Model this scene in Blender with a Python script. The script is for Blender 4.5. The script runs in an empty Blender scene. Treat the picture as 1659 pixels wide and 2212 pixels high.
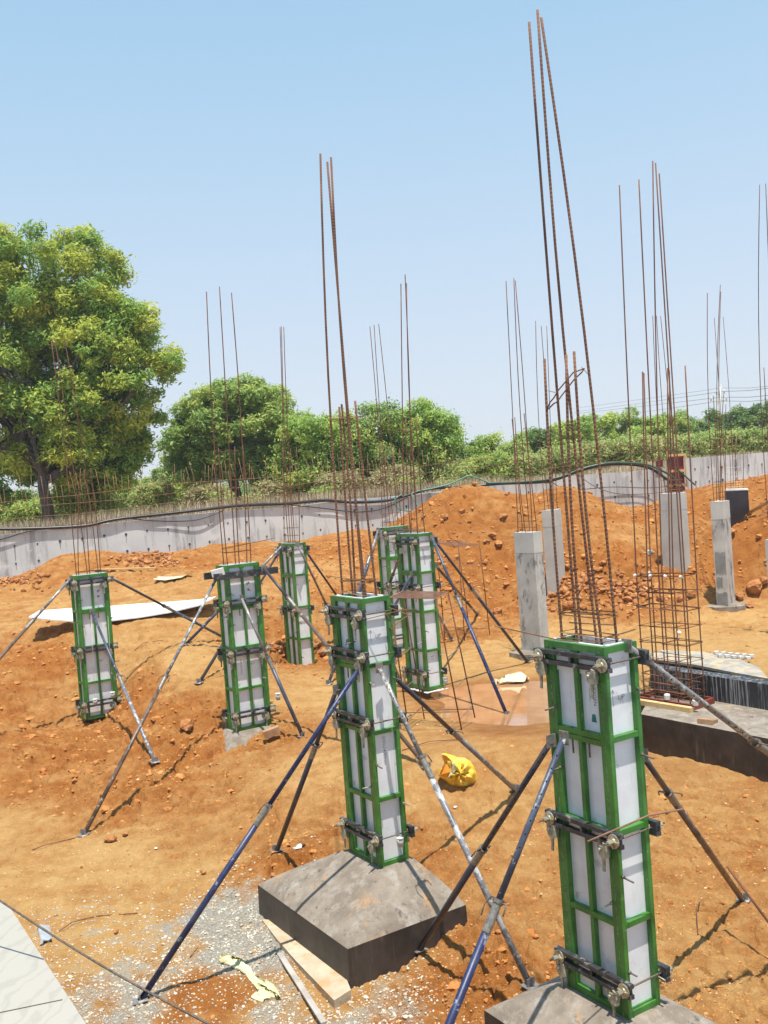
import bpy, math, random
import numpy as np
from mathutils import Vector, Matrix

S = bpy.context.scene
C = S.collection
rnd = random.Random(7)
rng = np.random.default_rng(7)
PI = math.pi
rad = math.radians

# ------------------------------------------------------------------ camera
FPX, PITCH, ROLL = 3801.25 / 1.8228, rad(1.577), rad(-4.212)      # focal length in pixels of a 1659 x 2212 picture
cp, sp, cr, sr = math.cos(PITCH), math.sin(PITCH), math.cos(ROLL), math.sin(ROLL)
FWD = np.array([0, cp, -sp]); RT0 = np.array([1.0, 0, 0]); UP0 = np.cross(RT0, FWD)
RT = cr * RT0 + sr * UP0; UP = -sr * RT0 + cr * UP0
cam_d = bpy.data.cameras.new('camera'); cam = bpy.data.objects.new('camera', cam_d); C.objects.link(cam)
cam.matrix_world = Matrix(((RT[0], UP[0], -FWD[0], 0), (RT[1], UP[1], -FWD[1], 0), (RT[2], UP[2], -FWD[2], 0), (0, 0, 0, 1)))
cam_d.sensor_fit = 'HORIZONTAL'; cam_d.sensor_width = 36; cam_d.lens = 36 * 3801.25 / 3024
cam_d.clip_start = 0.1; cam_d.clip_end = 3000
S.camera = cam

# ------------------------------------------------------------------ sky, sun, exposure
SUN = Vector((0.30, -1.05, 4.6)).normalized()                      # towards the sun
SUN_EL = math.asin(SUN.z); SUN_AZ = math.atan2(SUN.x, SUN.y)
w = bpy.data.worlds.new('World'); S.world = w; w.use_nodes = True
nt = w.node_tree; nt.nodes.clear()
sky = nt.nodes.new('ShaderNodeTexSky'); sky.sky_type = 'NISHITA'; sky.sun_disc = False
sky.sun_elevation = SUN_EL; sky.sun_rotation = SUN_AZ
sky.altitude = 0; sky.air_density = 1.0; sky.dust_density = 1.6; sky.ozone_density = 1.0
# bright summer haze: thicker towards the horizon
tcw = nt.nodes.new('ShaderNodeTexCoord'); sx = nt.nodes.new('ShaderNodeSeparateXYZ'); nt.links.new(tcw.outputs['Generated'], sx.inputs[0])
rp_ = nt.nodes.new('ShaderNodeValToRGB'); nt.links.new(sx.outputs['Z'], rp_.inputs[0])
el = rp_.color_ramp.elements
el[0].position = 0.0; el[0].color = (5.3, 5.75, 6.3, 1); el[1].position = 1.0; el[1].color = (1.8, 3.6, 5.6, 1)
for ps, cc_ in ((.10, (4.9, 5.5, 6.3, 1)), (.25, (4.0, 5.15, 6.35, 1)), (.42, (2.95, 4.6, 6.15, 1)), (.6, (2.3, 4.0, 5.85, 1))):
    e_ = el.new(ps); e_.color = cc_
mxw = nt.nodes.new('ShaderNodeMix'); mxw.data_type = 'RGBA'; mxw.inputs[0].default_value = .85
nt.links.new(sky.outputs[0], mxw.inputs[6]); nt.links.new(rp_.outputs[0], mxw.inputs[7])
bg = nt.nodes.new('ShaderNodeBackground'); bg.inputs[1].default_value = 0.10
wo = nt.nodes.new('ShaderNodeOutputWorld')
nt.links.new(mxw.outputs[2], bg.inputs[0]); nt.links.new(bg.outputs[0], wo.inputs[0])
sl = bpy.data.lights.new('sun', 'SUN'); sl.energy = 4.4; sl.angle = rad(0.6); sl.color = (1.0, 0.955, 0.88)
so = bpy.data.objects.new('sun', sl); C.objects.link(so); so.location = (0, 0, 30)
so.rotation_euler = SUN.to_track_quat('Z', 'Y').to_euler()
S.view_settings.view_transform = 'Standard'; S.view_settings.look = 'None'
S.view_settings.exposure = 0.58; S.view_settings.gamma = 1.0
S.render.resolution_x = 768; S.render.resolution_y = 1024
S.render.engine = 'CYCLES'
S.cycles.max_bounces = 5; S.cycles.diffuse_bounces = 3; S.cycles.transparent_max_bounces = 6

# ------------------------------------------------------------------ points in the scene from positions in the picture
def ray(px, py):
    return RT * ((px - 829.5) / FPX) - UP * ((py - 1106) / FPX) + FWD
def P(px, py, Y):                     # the point at distance Y in front of the camera
    d = ray(px, py); return d * (Y / d[1])
def Pz(px, py, z):                    # the point at height z
    d = ray(px, py); return d * (z / d[2])

# ------------------------------------------------------------------ noise
_lat = rng.random((256, 256))
def vnoise(x, y):
    xi = np.floor(x).astype(int); yi = np.floor(y).astype(int); fx = x - xi; fy = y - yi
    fx = fx * fx * (3 - 2 * fx); fy = fy * fy * (3 - 2 * fy)
    a = _lat[xi & 255, yi & 255]; b = _lat[(xi + 1) & 255, yi & 255]; c = _lat[xi & 255, (yi + 1) & 255]; d = _lat[(xi + 1) & 255, (yi + 1) & 255]
    return (a * (1 - fx) + b * fx) * (1 - fy) + (c * (1 - fx) + d * fx) * fy - 0.5
def fbm(x, y, f=1.0, o=4, g=0.5):
    s = 0; a = 1.0
    for i in range(o):
        s = s + a * vnoise(x * f + 13.7 * i, y * f + 7.3 * i); f *= 2.03; a *= g
    return s

# ------------------------------------------------------------------ mesh builder
class MB:
    def __init__(s): s.v = []; s.f = []; s.sm = []
    def add(s, vs, fs, smooth=False):
        n = len(s.v); s.v += [tuple(map(float, v)) for v in vs]; s.f += [tuple(i + n for i in f) for f in fs]; s.sm += [smooth] * len(fs)
        return s
    def box(s, x0, x1, y0, y1, z0, z1):
        return s.add([(x0, y0, z0), (x1, y0, z0), (x1, y1, z0), (x0, y1, z0), (x0, y0, z1), (x1, y0, z1), (x1, y1, z1), (x0, y1, z1)],
                     [(0, 3, 2, 1), (4, 5, 6, 7), (0, 1, 5, 4), (1, 2, 6, 5), (2, 3, 7, 6), (3, 0, 4, 7)])
    def bar(s, a, b, w, h, up=(0, 0, 1)):          # rectangular bar from a to b
        a = Vector(a); b = Vector(b); d = (b - a).normalized(); u = Vector(up)
        x = d.cross(u)
        if x.length < 1e-4: x = d.cross(Vector((0, 1, 0)))
        x.normalize(); u = x.cross(d).normalized(); x *= w / 2; u *= h / 2
        vs = [a - x - u, a + x - u, a + x + u, a - x + u, b - x - u, b + x - u, b + x + u, b - x + u]
        return s.add(vs, [(0, 3, 2, 1), (4, 5, 6, 7), (0, 1, 5, 4), (1, 2, 6, 5), (2, 3, 7, 6), (3, 0, 4, 7)])
    def tube(s, pts, r, n=8, caps=True, closed=False):
        pts = [Vector(p) for p in pts]; m = len(pts)
        rr = r if isinstance(r, (list, tuple)) else [r] * m
        vs = []; prev = None
        for i, p in enumerate(pts):
            if closed: d = pts[(i + 1) % m] - pts[i - 1]
            else: d = pts[min(i + 1, m - 1)] - pts[max(i - 1, 0)]
            d.normalize()
            x = d.cross(Vector((0, 0, 1))) if prev is None else prev - d * prev.dot(d)
            if x.length < 1e-3: x = d.cross(Vector((0, 1, 0)))
            x.normalize(); prev = x; y = d.cross(x)
            for k in range(n):
                t = 2 * PI * k / n; vs.append(p + (x * math.cos(t) + y * math.sin(t)) * rr[i])
        fs = []
        for i in range(m if closed else m - 1):
            j = (i + 1) % m
            for k in range(n):
                l = (k + 1) % n; fs.append((i * n + k, i * n + l, j * n + l, j * n + k))
        s.add(vs, fs, True)
        if caps and not closed:
            o = len(s.v) - len(vs)
            s.f += [tuple(o + k for k in range(n))[::-1], tuple(o + (m - 1) * n + k for k in range(n))]; s.sm += [False, False]
        return s
    def prism(s, pts, off):                        # polygon pts pushed along off
        n = len(pts); pts = [Vector(p) for p in pts]; off = Vector(off)
        return s.add(pts + [p + off for p in pts], [tuple(range(n))[::-1], tuple(range(n, 2 * n))] + [(i, (i + 1) % n, n + (i + 1) % n, n + i) for i in range(n)])
    def loft(s, rings, smooth=False, cap=True):
        n = len(rings[0]); vs = [p for r in rings for p in r]; fs = []
        for i in range(len(rings) - 1):
            for k in range(n):
                l = (k + 1) % n; fs.append((i * n + k, i * n + l, (i + 1) * n + l, (i + 1) * n + k))
        s.add(vs, fs, smooth)
        if cap:
            o = len(s.v) - len(vs); m = len(rings) - 1
            s.f += [tuple(o + k for k in range(n))[::-1], tuple(o + m * n + k for k in range(n))]; s.sm += [False, False]
        return s
    def rock(s, c, r, seed=0, flat=0.7, sub=1):
        rr = random.Random(seed); t = (1 + 5 ** .5) / 2
        V = [Vector(p).normalized() for p in [(-1, t, 0), (1, t, 0), (-1, -t, 0), (1, -t, 0), (0, -1, t), (0, 1, t), (0, -1, -t), (0, 1, -t), (t, 0, -1), (t, 0, 1), (-t, 0, -1), (-t, 0, 1)]]
        F = [(0, 11, 5), (0, 5, 1), (0, 1, 7), (0, 7, 10), (0, 10, 11), (1, 5, 9), (5, 11, 4), (11, 10, 2), (10, 7, 6), (7, 1, 8), (3, 9, 4), (3, 4, 2), (3, 2, 6), (3, 6, 8), (3, 8, 9), (4, 9, 5), (2, 4, 11), (6, 2, 10), (8, 6, 7), (9, 8, 1)]
        V = [v * rr.uniform(.62, 1.18) for v in V]
        for _ in range(sub):
            mid = {}; F2 = []
            def m(a, b):
                k = (min(a, b), max(a, b))
                if k not in mid:
                    V.append((V[a] + V[b]) / 2 * rr.uniform(.90, 1.12)); mid[k] = len(V) - 1
                return mid[k]
            for a, b, c_ in F:
                x, y, z = m(a, b), m(b, c_), m(c_, a); F2 += [(a, x, z), (b, y, x), (c_, z, y), (x, y, z)]
            F = F2
        sx, sy = rr.uniform(.8, 1.3), rr.uniform(.7, 1.1); an = rr.uniform(0, PI)
        ca, sa = math.cos(an), math.sin(an)
        out = []
        for v in V:
            x, y, z = v.x * sx * r, v.y * sy * r, v.z * flat * r
            out.append((c[0] + x * ca - y * sa, c[1] + x * sa + y * ca, c[2] + z))
        return s.add(out, F)
    def mesh(s, name, off=(0, 0, 0)):
        me = bpy.data.meshes.new(name); o = off
        me.from_pydata([(v[0] - o[0], v[1] - o[1], v[2] - o[2]) for v in s.v], [], s.f)
        me.polygons.foreach_set('use_smooth', s.sm); me.update()
        return me

def tag(o, label=None, cat=None, group=None, kind=None):
    if label: o['label'] = label
    if cat: o['category'] = cat
    if group: o['group'] = group
    if kind: o['kind'] = kind
    return o
def thing(name, label, cat, loc=(0, 0, 0), rz=0, group=None):
    o = bpy.data.objects.new(name, None); C.objects.link(o); o.location = loc; o.rotation_euler = (0, 0, rz)
    o.empty_display_size = 0.2
    return tag(o, label, cat, group)
def part(name, mb, mat, parent, label=None, local=False):
    """one mesh object; points are world points unless local"""
    root = parent
    while root.parent: root = root.parent
    me = mb.mesh(name, (0, 0, 0) if local else root.location) if isinstance(mb, MB) else mb
    o = bpy.data.objects.new(name, me); C.objects.link(o); o.parent = parent
    if mat is not None and not me.materials: me.materials.append(mat)
    if label: o['label'] = label
    return o
def solo(name, mb, mat, label, cat, group=None, kind=None, loc=None):
    me = mb.mesh(name, loc or (0, 0, 0)); o = bpy.data.objects.new(name, me); C.objects.link(o)
    if loc is not None: o.location = loc
    me.materials.append(mat); return tag(o, label, cat, group, kind)
def np_mesh(name, V, F, mat, smooth=False, attrs=None):     # V (n,3), F (m,k)
    me = bpy.data.meshes.new(name); V = np.asarray(V, dtype=np.float32); F = np.asarray(F, dtype=np.int32); k = F.shape[1]
    me.vertices.add(len(V)); me.vertices.foreach_set('co', V.ravel())
    me.loops.add(F.size); me.loops.foreach_set('vertex_index', F.ravel())
    me.polygons.add(len(F)); me.polygons.foreach_set('loop_start', np.arange(0, F.size, k, dtype=np.int32))
    me.polygons.foreach_set('loop_total', np.full(len(F), k, dtype=np.int32))
    me.polygons.foreach_set('use_smooth', np.full(len(F), smooth))
    for n, (dom, val) in (attrs or {}).items():
        a = me.attributes.new(n, 'FLOAT', dom); a.data.foreach_set('value', np.asarray(val, dtype=np.float32))
    me.update(calc_edges=True); me.materials.append(mat); return me

# ------------------------------------------------------------------ materials
def new_mat(name):
    m = bpy.data.materials.new(name); m.use_nodes = True; t = m.node_tree
    return m, t, t.nodes['Principled BSDF']
def N(t, k, **kw):
    n = t.nodes.new('ShaderNode' + k)
    for a, b in kw.items(): setattr(n, a, b)
    return n
def noise_fac(t, scale, detail=4, lo=.4, hi=.6, coord='Object', stretch=None, rough=.6):
    tc = N(t, 'TexCoord'); src = tc.outputs[coord]
    if stretch:
        mp = N(t, 'Mapping'); mp.inputs['Scale'].default_value = stretch; t.links.new(src, mp.inputs[0]); src = mp.outputs[0]
    n = N(t, 'TexNoise'); n.inputs['Scale'].default_value = scale; n.inputs['Detail'].default_value = detail; n.inputs['Roughness'].default_value = rough
    t.links.new(src, n.inputs['Vector'])
    r = N(t, 'MapRange'); r.inputs[1].default_value = lo; r.inputs[2].default_value = hi; t.links.new(n.outputs[0], r.inputs[0])
    return r.outputs[0], n.outputs[0]
def mix(t, f, a, b):
    m = N(t, 'Mix', data_type='RGBA')
    for sock, v in ((m.inputs[0], f), (m.inputs[6], a), (m.inputs[7], b)):
        if hasattr(v, 'is_linked'): t.links.new(v, sock)
        elif isinstance(v, (int, float)): sock.default_value = v
        else: sock.default_value = (*v, 1)
    return m.outputs[2]
def bump(t, b, h, strength, dist=.01):
    n = N(t, 'Bump'); n.inputs['Strength'].default_value = strength; n.inputs['Distance'].default_value = dist
    t.links.new(h, n.inputs['Height']); t.links.new(n.outputs[0], b.inputs['Normal']); return n
def pm(name, c1, c2, scale=6, rough=.7, metal=0, lo=.4, hi=.6, bs=.3, bd=.004, bscale=None, splat=None, stretch=None, spec=None, rough2=None):
    m, t, b = new_mat(name)
    f, raw = noise_fac(t, scale, 5, lo, hi, stretch=stretch)
    col = mix(t, f, c1, c2)
    for sp_ in (splat or []):
        c3, sc, l, h = sp_[:4]; st = sp_[4] if len(sp_) > 4 else None
        f2, _ = noise_fac(t, sc, 6, l, h, stretch=st, rough=.7); col = mix(t, f2, col, c3)
    t.links.new(col, b.inputs['Base Color'])
    b.inputs['Roughness'].default_value = rough; b.inputs['Metallic'].default_value = metal
    if spec is not None: b.inputs['Specular IOR Level'].default_value = spec
    if bs:
        _, h = noise_fac(t, bscale or scale * 4, 4, 0, 1); bump(t, b, h, bs, bd)
    return m
M = {}
M['green'] = pm('green_paint', (.032, .145, .018), (.055, .215, .030), 5, rough=.38, bs=.1, splat=[((.20, .30, .12), 14, .60, .76), ((.44, .44, .38), 38, .64, .72)])
M['green_top'] = pm('green_paint_splashed', (.04, .16, .03), (.07, .22, .045), 5, rough=.5, bs=.3, splat=[((.55, .60, .48), 9, .46, .58)])
M['sheet'] = pm('white_plastic_sheet', (.71, .71, .72), (.80, .80, .805), 3, rough=.42, bs=.08, splat=[((.42, .44, .50), 2.2, .60, .85, (14, 14, 1.0)), ((.52, .50, .46), 5, .60, .68)])
M['seam'] = pm('seam_slurry', (.30, .32, .28), (.06, .09, .05), 30, rough=.9)
M['waler'] = pm('black_steel', (.018, .019, .021), (.045, .045, .048), 8, rough=.45, splat=[((.26, .25, .23), 12, .54, .68)])
M['nut'] = pm('zinc_casting', (.52, .47, .33), (.36, .32, .22), 20, rough=.42, metal=.55, bs=.5, splat=[((.62, .60, .54), 18, .58, .66)])
M['clip'] = pm('clip_casting', (.40, .37, .27), (.24, .24, .18), 14, rough=.5, metal=.35, bs=.4, splat=[((.60, .58, .50), 12, .55, .66)])
M['rod'] = pm('threaded_rod', (.10, .085, .07), (.20, .16, .12), 40, rough=.6, metal=.3)
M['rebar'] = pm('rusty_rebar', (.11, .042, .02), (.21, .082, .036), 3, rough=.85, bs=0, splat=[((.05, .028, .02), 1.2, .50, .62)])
M['rebar_orange'] = pm('rusty_rebar_orange', (.30, .16, .075), (.18, .09, .04), 4, rough=.85, bs=0)  # paler, more orange rust than the plain rebar colour
def rebar_mat(name, c1, c2, per):
    m, t, b = new_mat(name)
    f, _ = noise_fac(t, 2.5, 4, .4, .6); col = mix(t, f, c1, c2)
    tc = N(t, 'TexCoord'); wv = N(t, 'TexWave', bands_direction='Z'); wv.inputs['Scale'].default_value = per; wv.inputs['Distortion'].default_value = .4
    t.links.new(tc.outputs['Object'], wv.inputs['Vector'])
    col = mix(t, wv.outputs['Fac'], mix(t, .28, col, (.02, .012, .01)), col)
    t.links.new(col, b.inputs['Base Color']); b.inputs['Roughness'].default_value = .8
    bump(t, b, wv.outputs['Fac'], .8, .003); return m
M['rebar_rib'] = rebar_mat('ribbed_rebar', (.15, .062, .032), (.25, .112, .055), 9)
M['concrete'] = pm('cast_concrete', (.44, .43, .395), (.53, .52, .48), 1.4, rough=.85, bs=.25, splat=[((.27, .265, .245), 2.2, .58, .74, (2.5, 2.5, .5)), ((.60, .59, .55), 5, .64, .70)])
M['concrete_dark'] = pm('damp_concrete', (.41, .40, .37), (.52, .51, .47), 2.2, rough=.9, bs=.4, splat=[((.20, .195, .185), 1.8, .52, .60, (2, 2, .9)), ((.58, .57, .53), 4, .62, .70, (2, 2, .7))])
M['footing_top'] = pm('footing_top', (.19, .152, .115), (.27, .222, .17), 3.2, rough=.92, bs=.7, bd=.012, bscale=16, splat=[((.34, .30, .25), 5, .50, .68), ((.09, .078, .066), 9, .58, .68), ((.46, .26, .11), 2.2, .58, .72)])
M['bitumen'] = pm('bitumen_coat', (.028, .022, .018), (.058, .044, .036), 3, rough=.55, bs=.5, bscale=14, splat=[((.15, .12, .10), 2.4, .58, .75, (5, 5, .5)), ((.36, .34, .31), 30, .70, .74)])
M['bitumen_drip'] = pm('bitumen_drips', (.020, .021, .024), (.03, .03, .034), 3, rough=.5, bs=.4, bscale=14, splat=[((.30, .30, .30), 2.2, .52, .60, (9, 9, .35))])
M['black_face'] = pm('black_coated', (.010, .012, .018), (.022, .022, .030), 3, rough=.55)
M['blinding'] = pm('blinding_concrete', (.40, .32, .21), (.50, .42, .30), 3, rough=.95, bs=.6, bd=.01, splat=[((.50, .27, .11), 4, .52, .66)])
M['tie_hole'] = pm('tie_hole', (.05, .045, .04), (.09, .08, .07), 10, rough=.9)
M['stain'] = pm('wall_stain', (.20, .20, .195), (.27, .27, .26), 4, rough=.9)
def prop_paint(name, c, rust, splash, amt=.60):
    return pm(name, c, tuple(x * 1.5 for x in c), 3, rough=.42, metal=.1, bs=.3, bscale=40, splat=[(rust, 3, .50, .62, (1, 1, 1)), (splash, 8, amt, amt + .05)])
M['p_blue'] = prop_paint('blue_prop', (.016, .024, .078), (.05, .06, .095), (.24, .26, .29), .59)
M['p_bluegrey'] = prop_paint('blue_grey_prop', (.048, .058, .088), (.11, .12, .135), (.42, .42, .41), .59)
M['p_dark'] = prop_paint('dark_prop', (.034, .034, .046), (.062, .046, .042), (.24, .22, .21), .66)
M['p_grey'] = prop_paint('grey_prop', (.17, .165, .16), (.11, .085, .07), (.48, .46, .42), .55)
M['p_white'] = prop_paint('slurry_prop', (.16, .165, .18), (.11, .10, .10), (.50, .49, .46), .52)
M['p_brown'] = prop_paint('rusty_prop', (.13, .085, .06), (.075, .045, .03), (.42, .38, .32), .60)
M['sleeve'] = pm('threaded_sleeve', (.20, .19, .17), (.32, .29, .25), 30, rough=.5, metal=.5)
M['dark_hole'] = pm('pin_hole', (.004, .004, .005), (.008, .008, .008), 10, rough=.9)
M['ink'] = pm('marker_ink', (.12, .12, .15), (.18, .18, .2), 8, rough=.8, bs=0)
M['ink_grey'] = pm('label_print', (.10, .10, .12), (.14, .14, .16), 8, rough=.8, bs=0)
M['ink_green'] = pm('label_green', (.02, .16, .13), (.03, .2, .16), 8, rough=.8, bs=0)
M['label'] = pm('label_paper', (.72, .73, .74), (.66, .67, .7), 5, rough=.5, bs=0)
M['cup'] = pm('paper_cup', (.72, .71, .67), (.62, .60, .55), 12, rough=.6, bs=0)
M['cup_dark'] = pm('cup_body', (.52, .50, .45), (.42, .40, .36), 12, rough=.7, bs=0)
M['string'] = pm('string', (.62, .60, .52), (.5, .5, .42), 12, rough=.8, bs=0)
M['pvc_black'] = pm('black_pipe', (.012, .012, .013), (.03, .028, .026), 5, rough=.4)
M['pvc_green'] = pm('green_hose', (.05, .20, .13), (.10, .30, .21), 5, rough=.4)
M['pvc_dgreen'] = pm('dark_green_hose', (.02, .07, .045), (.04, .11, .07), 5, rough=.4)
M['red_form'] = pm('red_plywood', (.12, .012, .014), (.19, .022, .022), 3, rough=.5)
M['timber'] = pm('timber', (.55, .34, .14), (.66, .44, .20), 4, rough=.8, stretch=(8, 8, 1))
M['white_sheet'] = pm('white_ply_sheet', (.70, .69, .66), (.80, .79, .76), 2, rough=.6, splat=[((.55, .48, .38), 3, .62, .75)])
M['yellow_sack'] = pm('yellow_sack', (.78, .47, .03), (.85, .62, .10), 6, rough=.5, bs=.8, bd=.02, bscale=9)
M['orange_lining'] = pm('orange_lining', (.72, .25, .02), (.80, .34, .03), 6, rough=.6)
M['rag'] = pm('pale_rag', (.60, .55, .27), (.68, .64, .38), 6, rough=.8, bs=.8, bd=.02, bscale=20)
M['cloth'] = pm('cream_cloth', (.78, .66, .42), (.66, .52, .30), 6, rough=.8, bs=.5)
M['film'] = pm('clear_film', (.30, .34, .37), (.42, .42, .42), 6, rough=.25)
M['brick'] = pm('clay_brick', (.30, .16, .08), (.40, .24, .13), 6, rough=.9)
M['tan_block'] = pm('tan_block', (.56, .37, .15), (.64, .45, .21), 6, rough=.9)
M['red_kerb'] = pm('red_steel', (.17, .030, .018), (.24, .05, .03), 6, rough=.6)
M['mortar'] = pm('cover_block', (.68, .66, .62), (.58, .56, .52), 12, rough=.9)
M['grey_film'] = pm('grey_film_sheet', (.34, .30, .26), (.44, .40, .35), 3, rough=.9, stretch=(1, 1, 8))  # colour of the grey film strip before the footing
M['pole'] = pm('pole_concrete', (.50, .50, .48), (.58, .58, .56), 3, rough=.9)
M['wire'] = pm('wire', (.30, .31, .33), (.36, .36, .38), 3, rough=.6)
M['cord'] = pm('cord', (.085, .060, .042), (.15, .11, .08), 60, rough=.8, bs=.9, bd=.002, bscale=160)
M['bark'] = pm('bark', (.07, .052, .042), (.13, .10, .08), 5, rough=.95, bs=1.0, bd=.03, stretch=(1, 1, .3))
M['twig'] = pm('twig', (.14, .115, .09), (.22, .18, .14), 5, rough=.95, bs=0)
M['drygrass'] = pm('dry_grass', (.42, .31, .19), (.56, .45, .30), .7, rough=.9, bs=0)
M['plaster'] = pm('plain_plaster', (.45, .43, .40), (.52, .5, .47), 3, rough=.9)

# marble tile
m, t, b = new_mat('veined_tile')
tc = N(t, 'TexCoord'); mp = N(t, 'Mapping'); mp.inputs['Rotation'].default_value = (0, 0, .35); mp.inputs['Scale'].default_value = (1, .42, 1)
t.links.new(tc.outputs['Object'], mp.inputs[0])
wv = N(t, 'TexWave', wave_type='BANDS', bands_direction='X'); wv.inputs['Scale'].default_value = 4.5; wv.inputs['Distortion'].default_value = 12.0; wv.inputs['Detail'].default_value = 5; wv.inputs['Detail Scale'].default_value = 2.0
t.links.new(mp.outputs[0], wv.inputs[0])
r = N(t, 'MapRange'); r.inputs[1].default_value = .0; r.inputs[2].default_value = .30; r.inputs[3].default_value = .62; r.inputs[4].default_value = 0
t.links.new(wv.outputs['Fac'], r.inputs[0])
f2, _ = noise_fac(t, 4, 4, .45, .62); mm = N(t, 'Math', operation='MULTIPLY'); t.links.new(r.outputs[0], mm.inputs[0]); t.links.new(f2, mm.inputs[1])
t.links.new(mix(t, r.outputs[0], (.40, .365, .305), (.33, .30, .25)), b.inputs['Base Color']); b.inputs['Roughness'].default_value = .35
M['tile'] = m

# laterite soil, driven by attributes of the ground: pale (trodden), grav (crushed stone), wet, mix of both
m, t, b = new_mat('laterite_soil')
def at_(n): a = N(t, 'Attribute'); a.attribute_name = n; return a.outputs['Fac']
def mth(op, a, bb, clamp=False):
    n = N(t, 'Math', operation=op); n.use_clamp = clamp
    for i, v in enumerate((a, bb)):
        if hasattr(v, 'is_linked'): t.links.new(v, n.inputs[i])
        else: n.inputs[i].default_value = v
    return n.outputs[0]
big, _ = noise_fac(t, .55, 5, .30, .70); med, _ = noise_fac(t, 3.2, 6, .34, .66, rough=.7); fine, fr = noise_fac(t, 26, 5, .36, .64, rough=.75); grit, gr = noise_fac(t, 90, 3, .40, .60)
c_o = mix(t, med, (.315, .087, .013), (.49, .178, .036))
c_o = mix(t, mth('MULTIPLY', fine, .55), c_o, (.54, .235, .060))
c_p = mix(t, med, (.56, .292, .088), (.68, .405, .150))
c_p = mix(t, mth('MULTIPLY', grit, .35), c_p, (.68, .45, .20))
pf = mth('ADD', mth('ADD', mth('MULTIPLY', at_('pale'), 1.2), .06), mth('MULTIPLY', mth('SUBTRACT', big, .5), .55)); pf = mth('ADD', pf, mth('MULTIPLY', mth('SUBTRACT', med, .5), .35), True)
st_, _ = noise_fac(t, 1.3, 5, .36, .66, stretch=(.35, 2.2, 1)); pf = mth('ADD', pf, mth('MULTIPLY', mth('SUBTRACT', st_, .5), .38), True)
col = mix(t, pf, c_o, c_p)
dk, _ = noise_fac(t, 7, 7, .60, .72, rough=.8); col = mix(t, mth('MULTIPLY', dk, .55), col, (.20, .06, .013))
vor = N(t, 'TexVoronoi'); vor.inputs['Scale'].default_value = 42; tcg = N(t, 'TexCoord'); t.links.new(tcg.outputs['Object'], vor.inputs['Vector'])
c_g = mix(t, vor.outputs['Color'], (.34, .30, .24), (.56, .51, .42))
gf = mth('ADD', at_('grav'), mth('MULTIPLY', mth('SUBTRACT', med, .5), .5)); gfr = N(t, 'MapRange'); gfr.inputs[1].default_value = .35; gfr.inputs[2].default_value = .65; t.links.new(gf, gfr.inputs[0])
col = mix(t, gfr.outputs[0], col, c_g)
col = mix(t, mth('MULTIPLY', at_('wet'), .8, True), col, (.24, .085, .03))
t.links.new(col, b.inputs['Base Color']); b.inputs['Roughness'].default_value = .95; b.inputs['Specular IOR Level'].default_value = .2
spk, _ = noise_fac(t, 60, 6, .57, .66, rough=.85)
col2 = mix(t, mth('MULTIPLY', spk, .45), col, (.20, .06, .013)); t.links.new(col2, b.inputs['Base Color'])
hsum = mth('ADD', mth('MULTIPLY', med, .5), mth('ADD', mth('MULTIPLY', fine, .35), mth('MULTIPLY', grit, .30)))
bump(t, b, hsum, .9, .040)
M['soil'] = m
M['clod'] = pm('soil_clod', (.38, .13, .026), (.54, .24, .065), .9, rough=.95, bs=.5, bd=.01, bscale=20, splat=[((.60, .34, .12), .6, .54, .74), ((.24, .075, .018), 5, .55, .70)])
M['boulder'] = pm('laterite_rock', (.33, .12, .032), (.48, .225, .08), 3, rough=.95, bs=.8, bd=.02, bscale=12, splat=[((.20, .07, .03), 4, .55, .66), ((.66, .42, .22), 5, .60, .70)])
M['gravel'] = pm('crushed_stone', (.32, .285, .22), (.60, .55, .45), 9, rough=.9, bs=0, splat=[((.60, .42, .24), 3, .52, .66)])
M['pebble'] = pm('pale_pebble', (.54, .31, .11), (.66, .47, .26), 5, rough=.9, bs=0)
M['thin_mortar'] = pm('thin_mortar', (.27, .25, .21), (.36, .33, .28), 5, rough=.95, splat=[((.60, .40, .19), 4, .50, .62)])
M['field'] = pm('field_earth', (.40, .29, .17), (.24, .24, .10), .12, rough=.95, bs=0, splat=[((.50, .38, .25), .5, .5, .6)])

def leaf_mat(name, dark, light, yellow, trans=.42):
    m, t, b = new_mat(name)
    a = N(t, 'Attribute'); a.attribute_name = 'tone'; a2 = N(t, 'Attribute'); a2.attribute_name = 'hue'
    col = mix(t, a.outputs['Fac'], dark, light); col = mix(t, a2.outputs['Fac'], col, yellow)
    t.links.new(col, b.inputs['Base Color']); b.inputs['Roughness'].default_value = .55; b.inputs['Specular IOR Level'].default_value = .35
    tr = N(t, 'BsdfTranslucent'); t.links.new(col, tr.inputs[0]); ms = N(t, 'MixShader'); ms.inputs[0].default_value = trans
    out = t.nodes['Material Output']; t.links.new(b.outputs[0], ms.inputs[1]); t.links.new(tr.outputs[0], ms.inputs[2]); t.links.new(ms.outputs[0], out.inputs[0])
    return m
M['leaf_big'] = leaf_mat('neem_leaves', (.13, .27, .05), (.38, .54, .11), (.66, .64, .10))
M['leaf_mid'] = leaf_mat('green_leaves', (.15, .27, .06), (.44, .57, .16), (.56, .60, .15))
M['leaf_lime'] = leaf_mat('lime_leaves', (.19, .34, .07), (.46, .60, .14), (.60, .64, .15))
M['leaf_dark'] = leaf_mat('dark_leaves', (.09, .18, .055), (.26, .38, .11), (.38, .46, .13))
M['leaf_dry'] = leaf_mat('dry_scrub', (.34, .29, .15), (.52, .46, .26), (.50, .52, .20))
M['leaf_scrub'] = leaf_mat('scrub_leaves', (.22, .31, .08), (.48, .58, .17), (.60, .58, .24))

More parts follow.
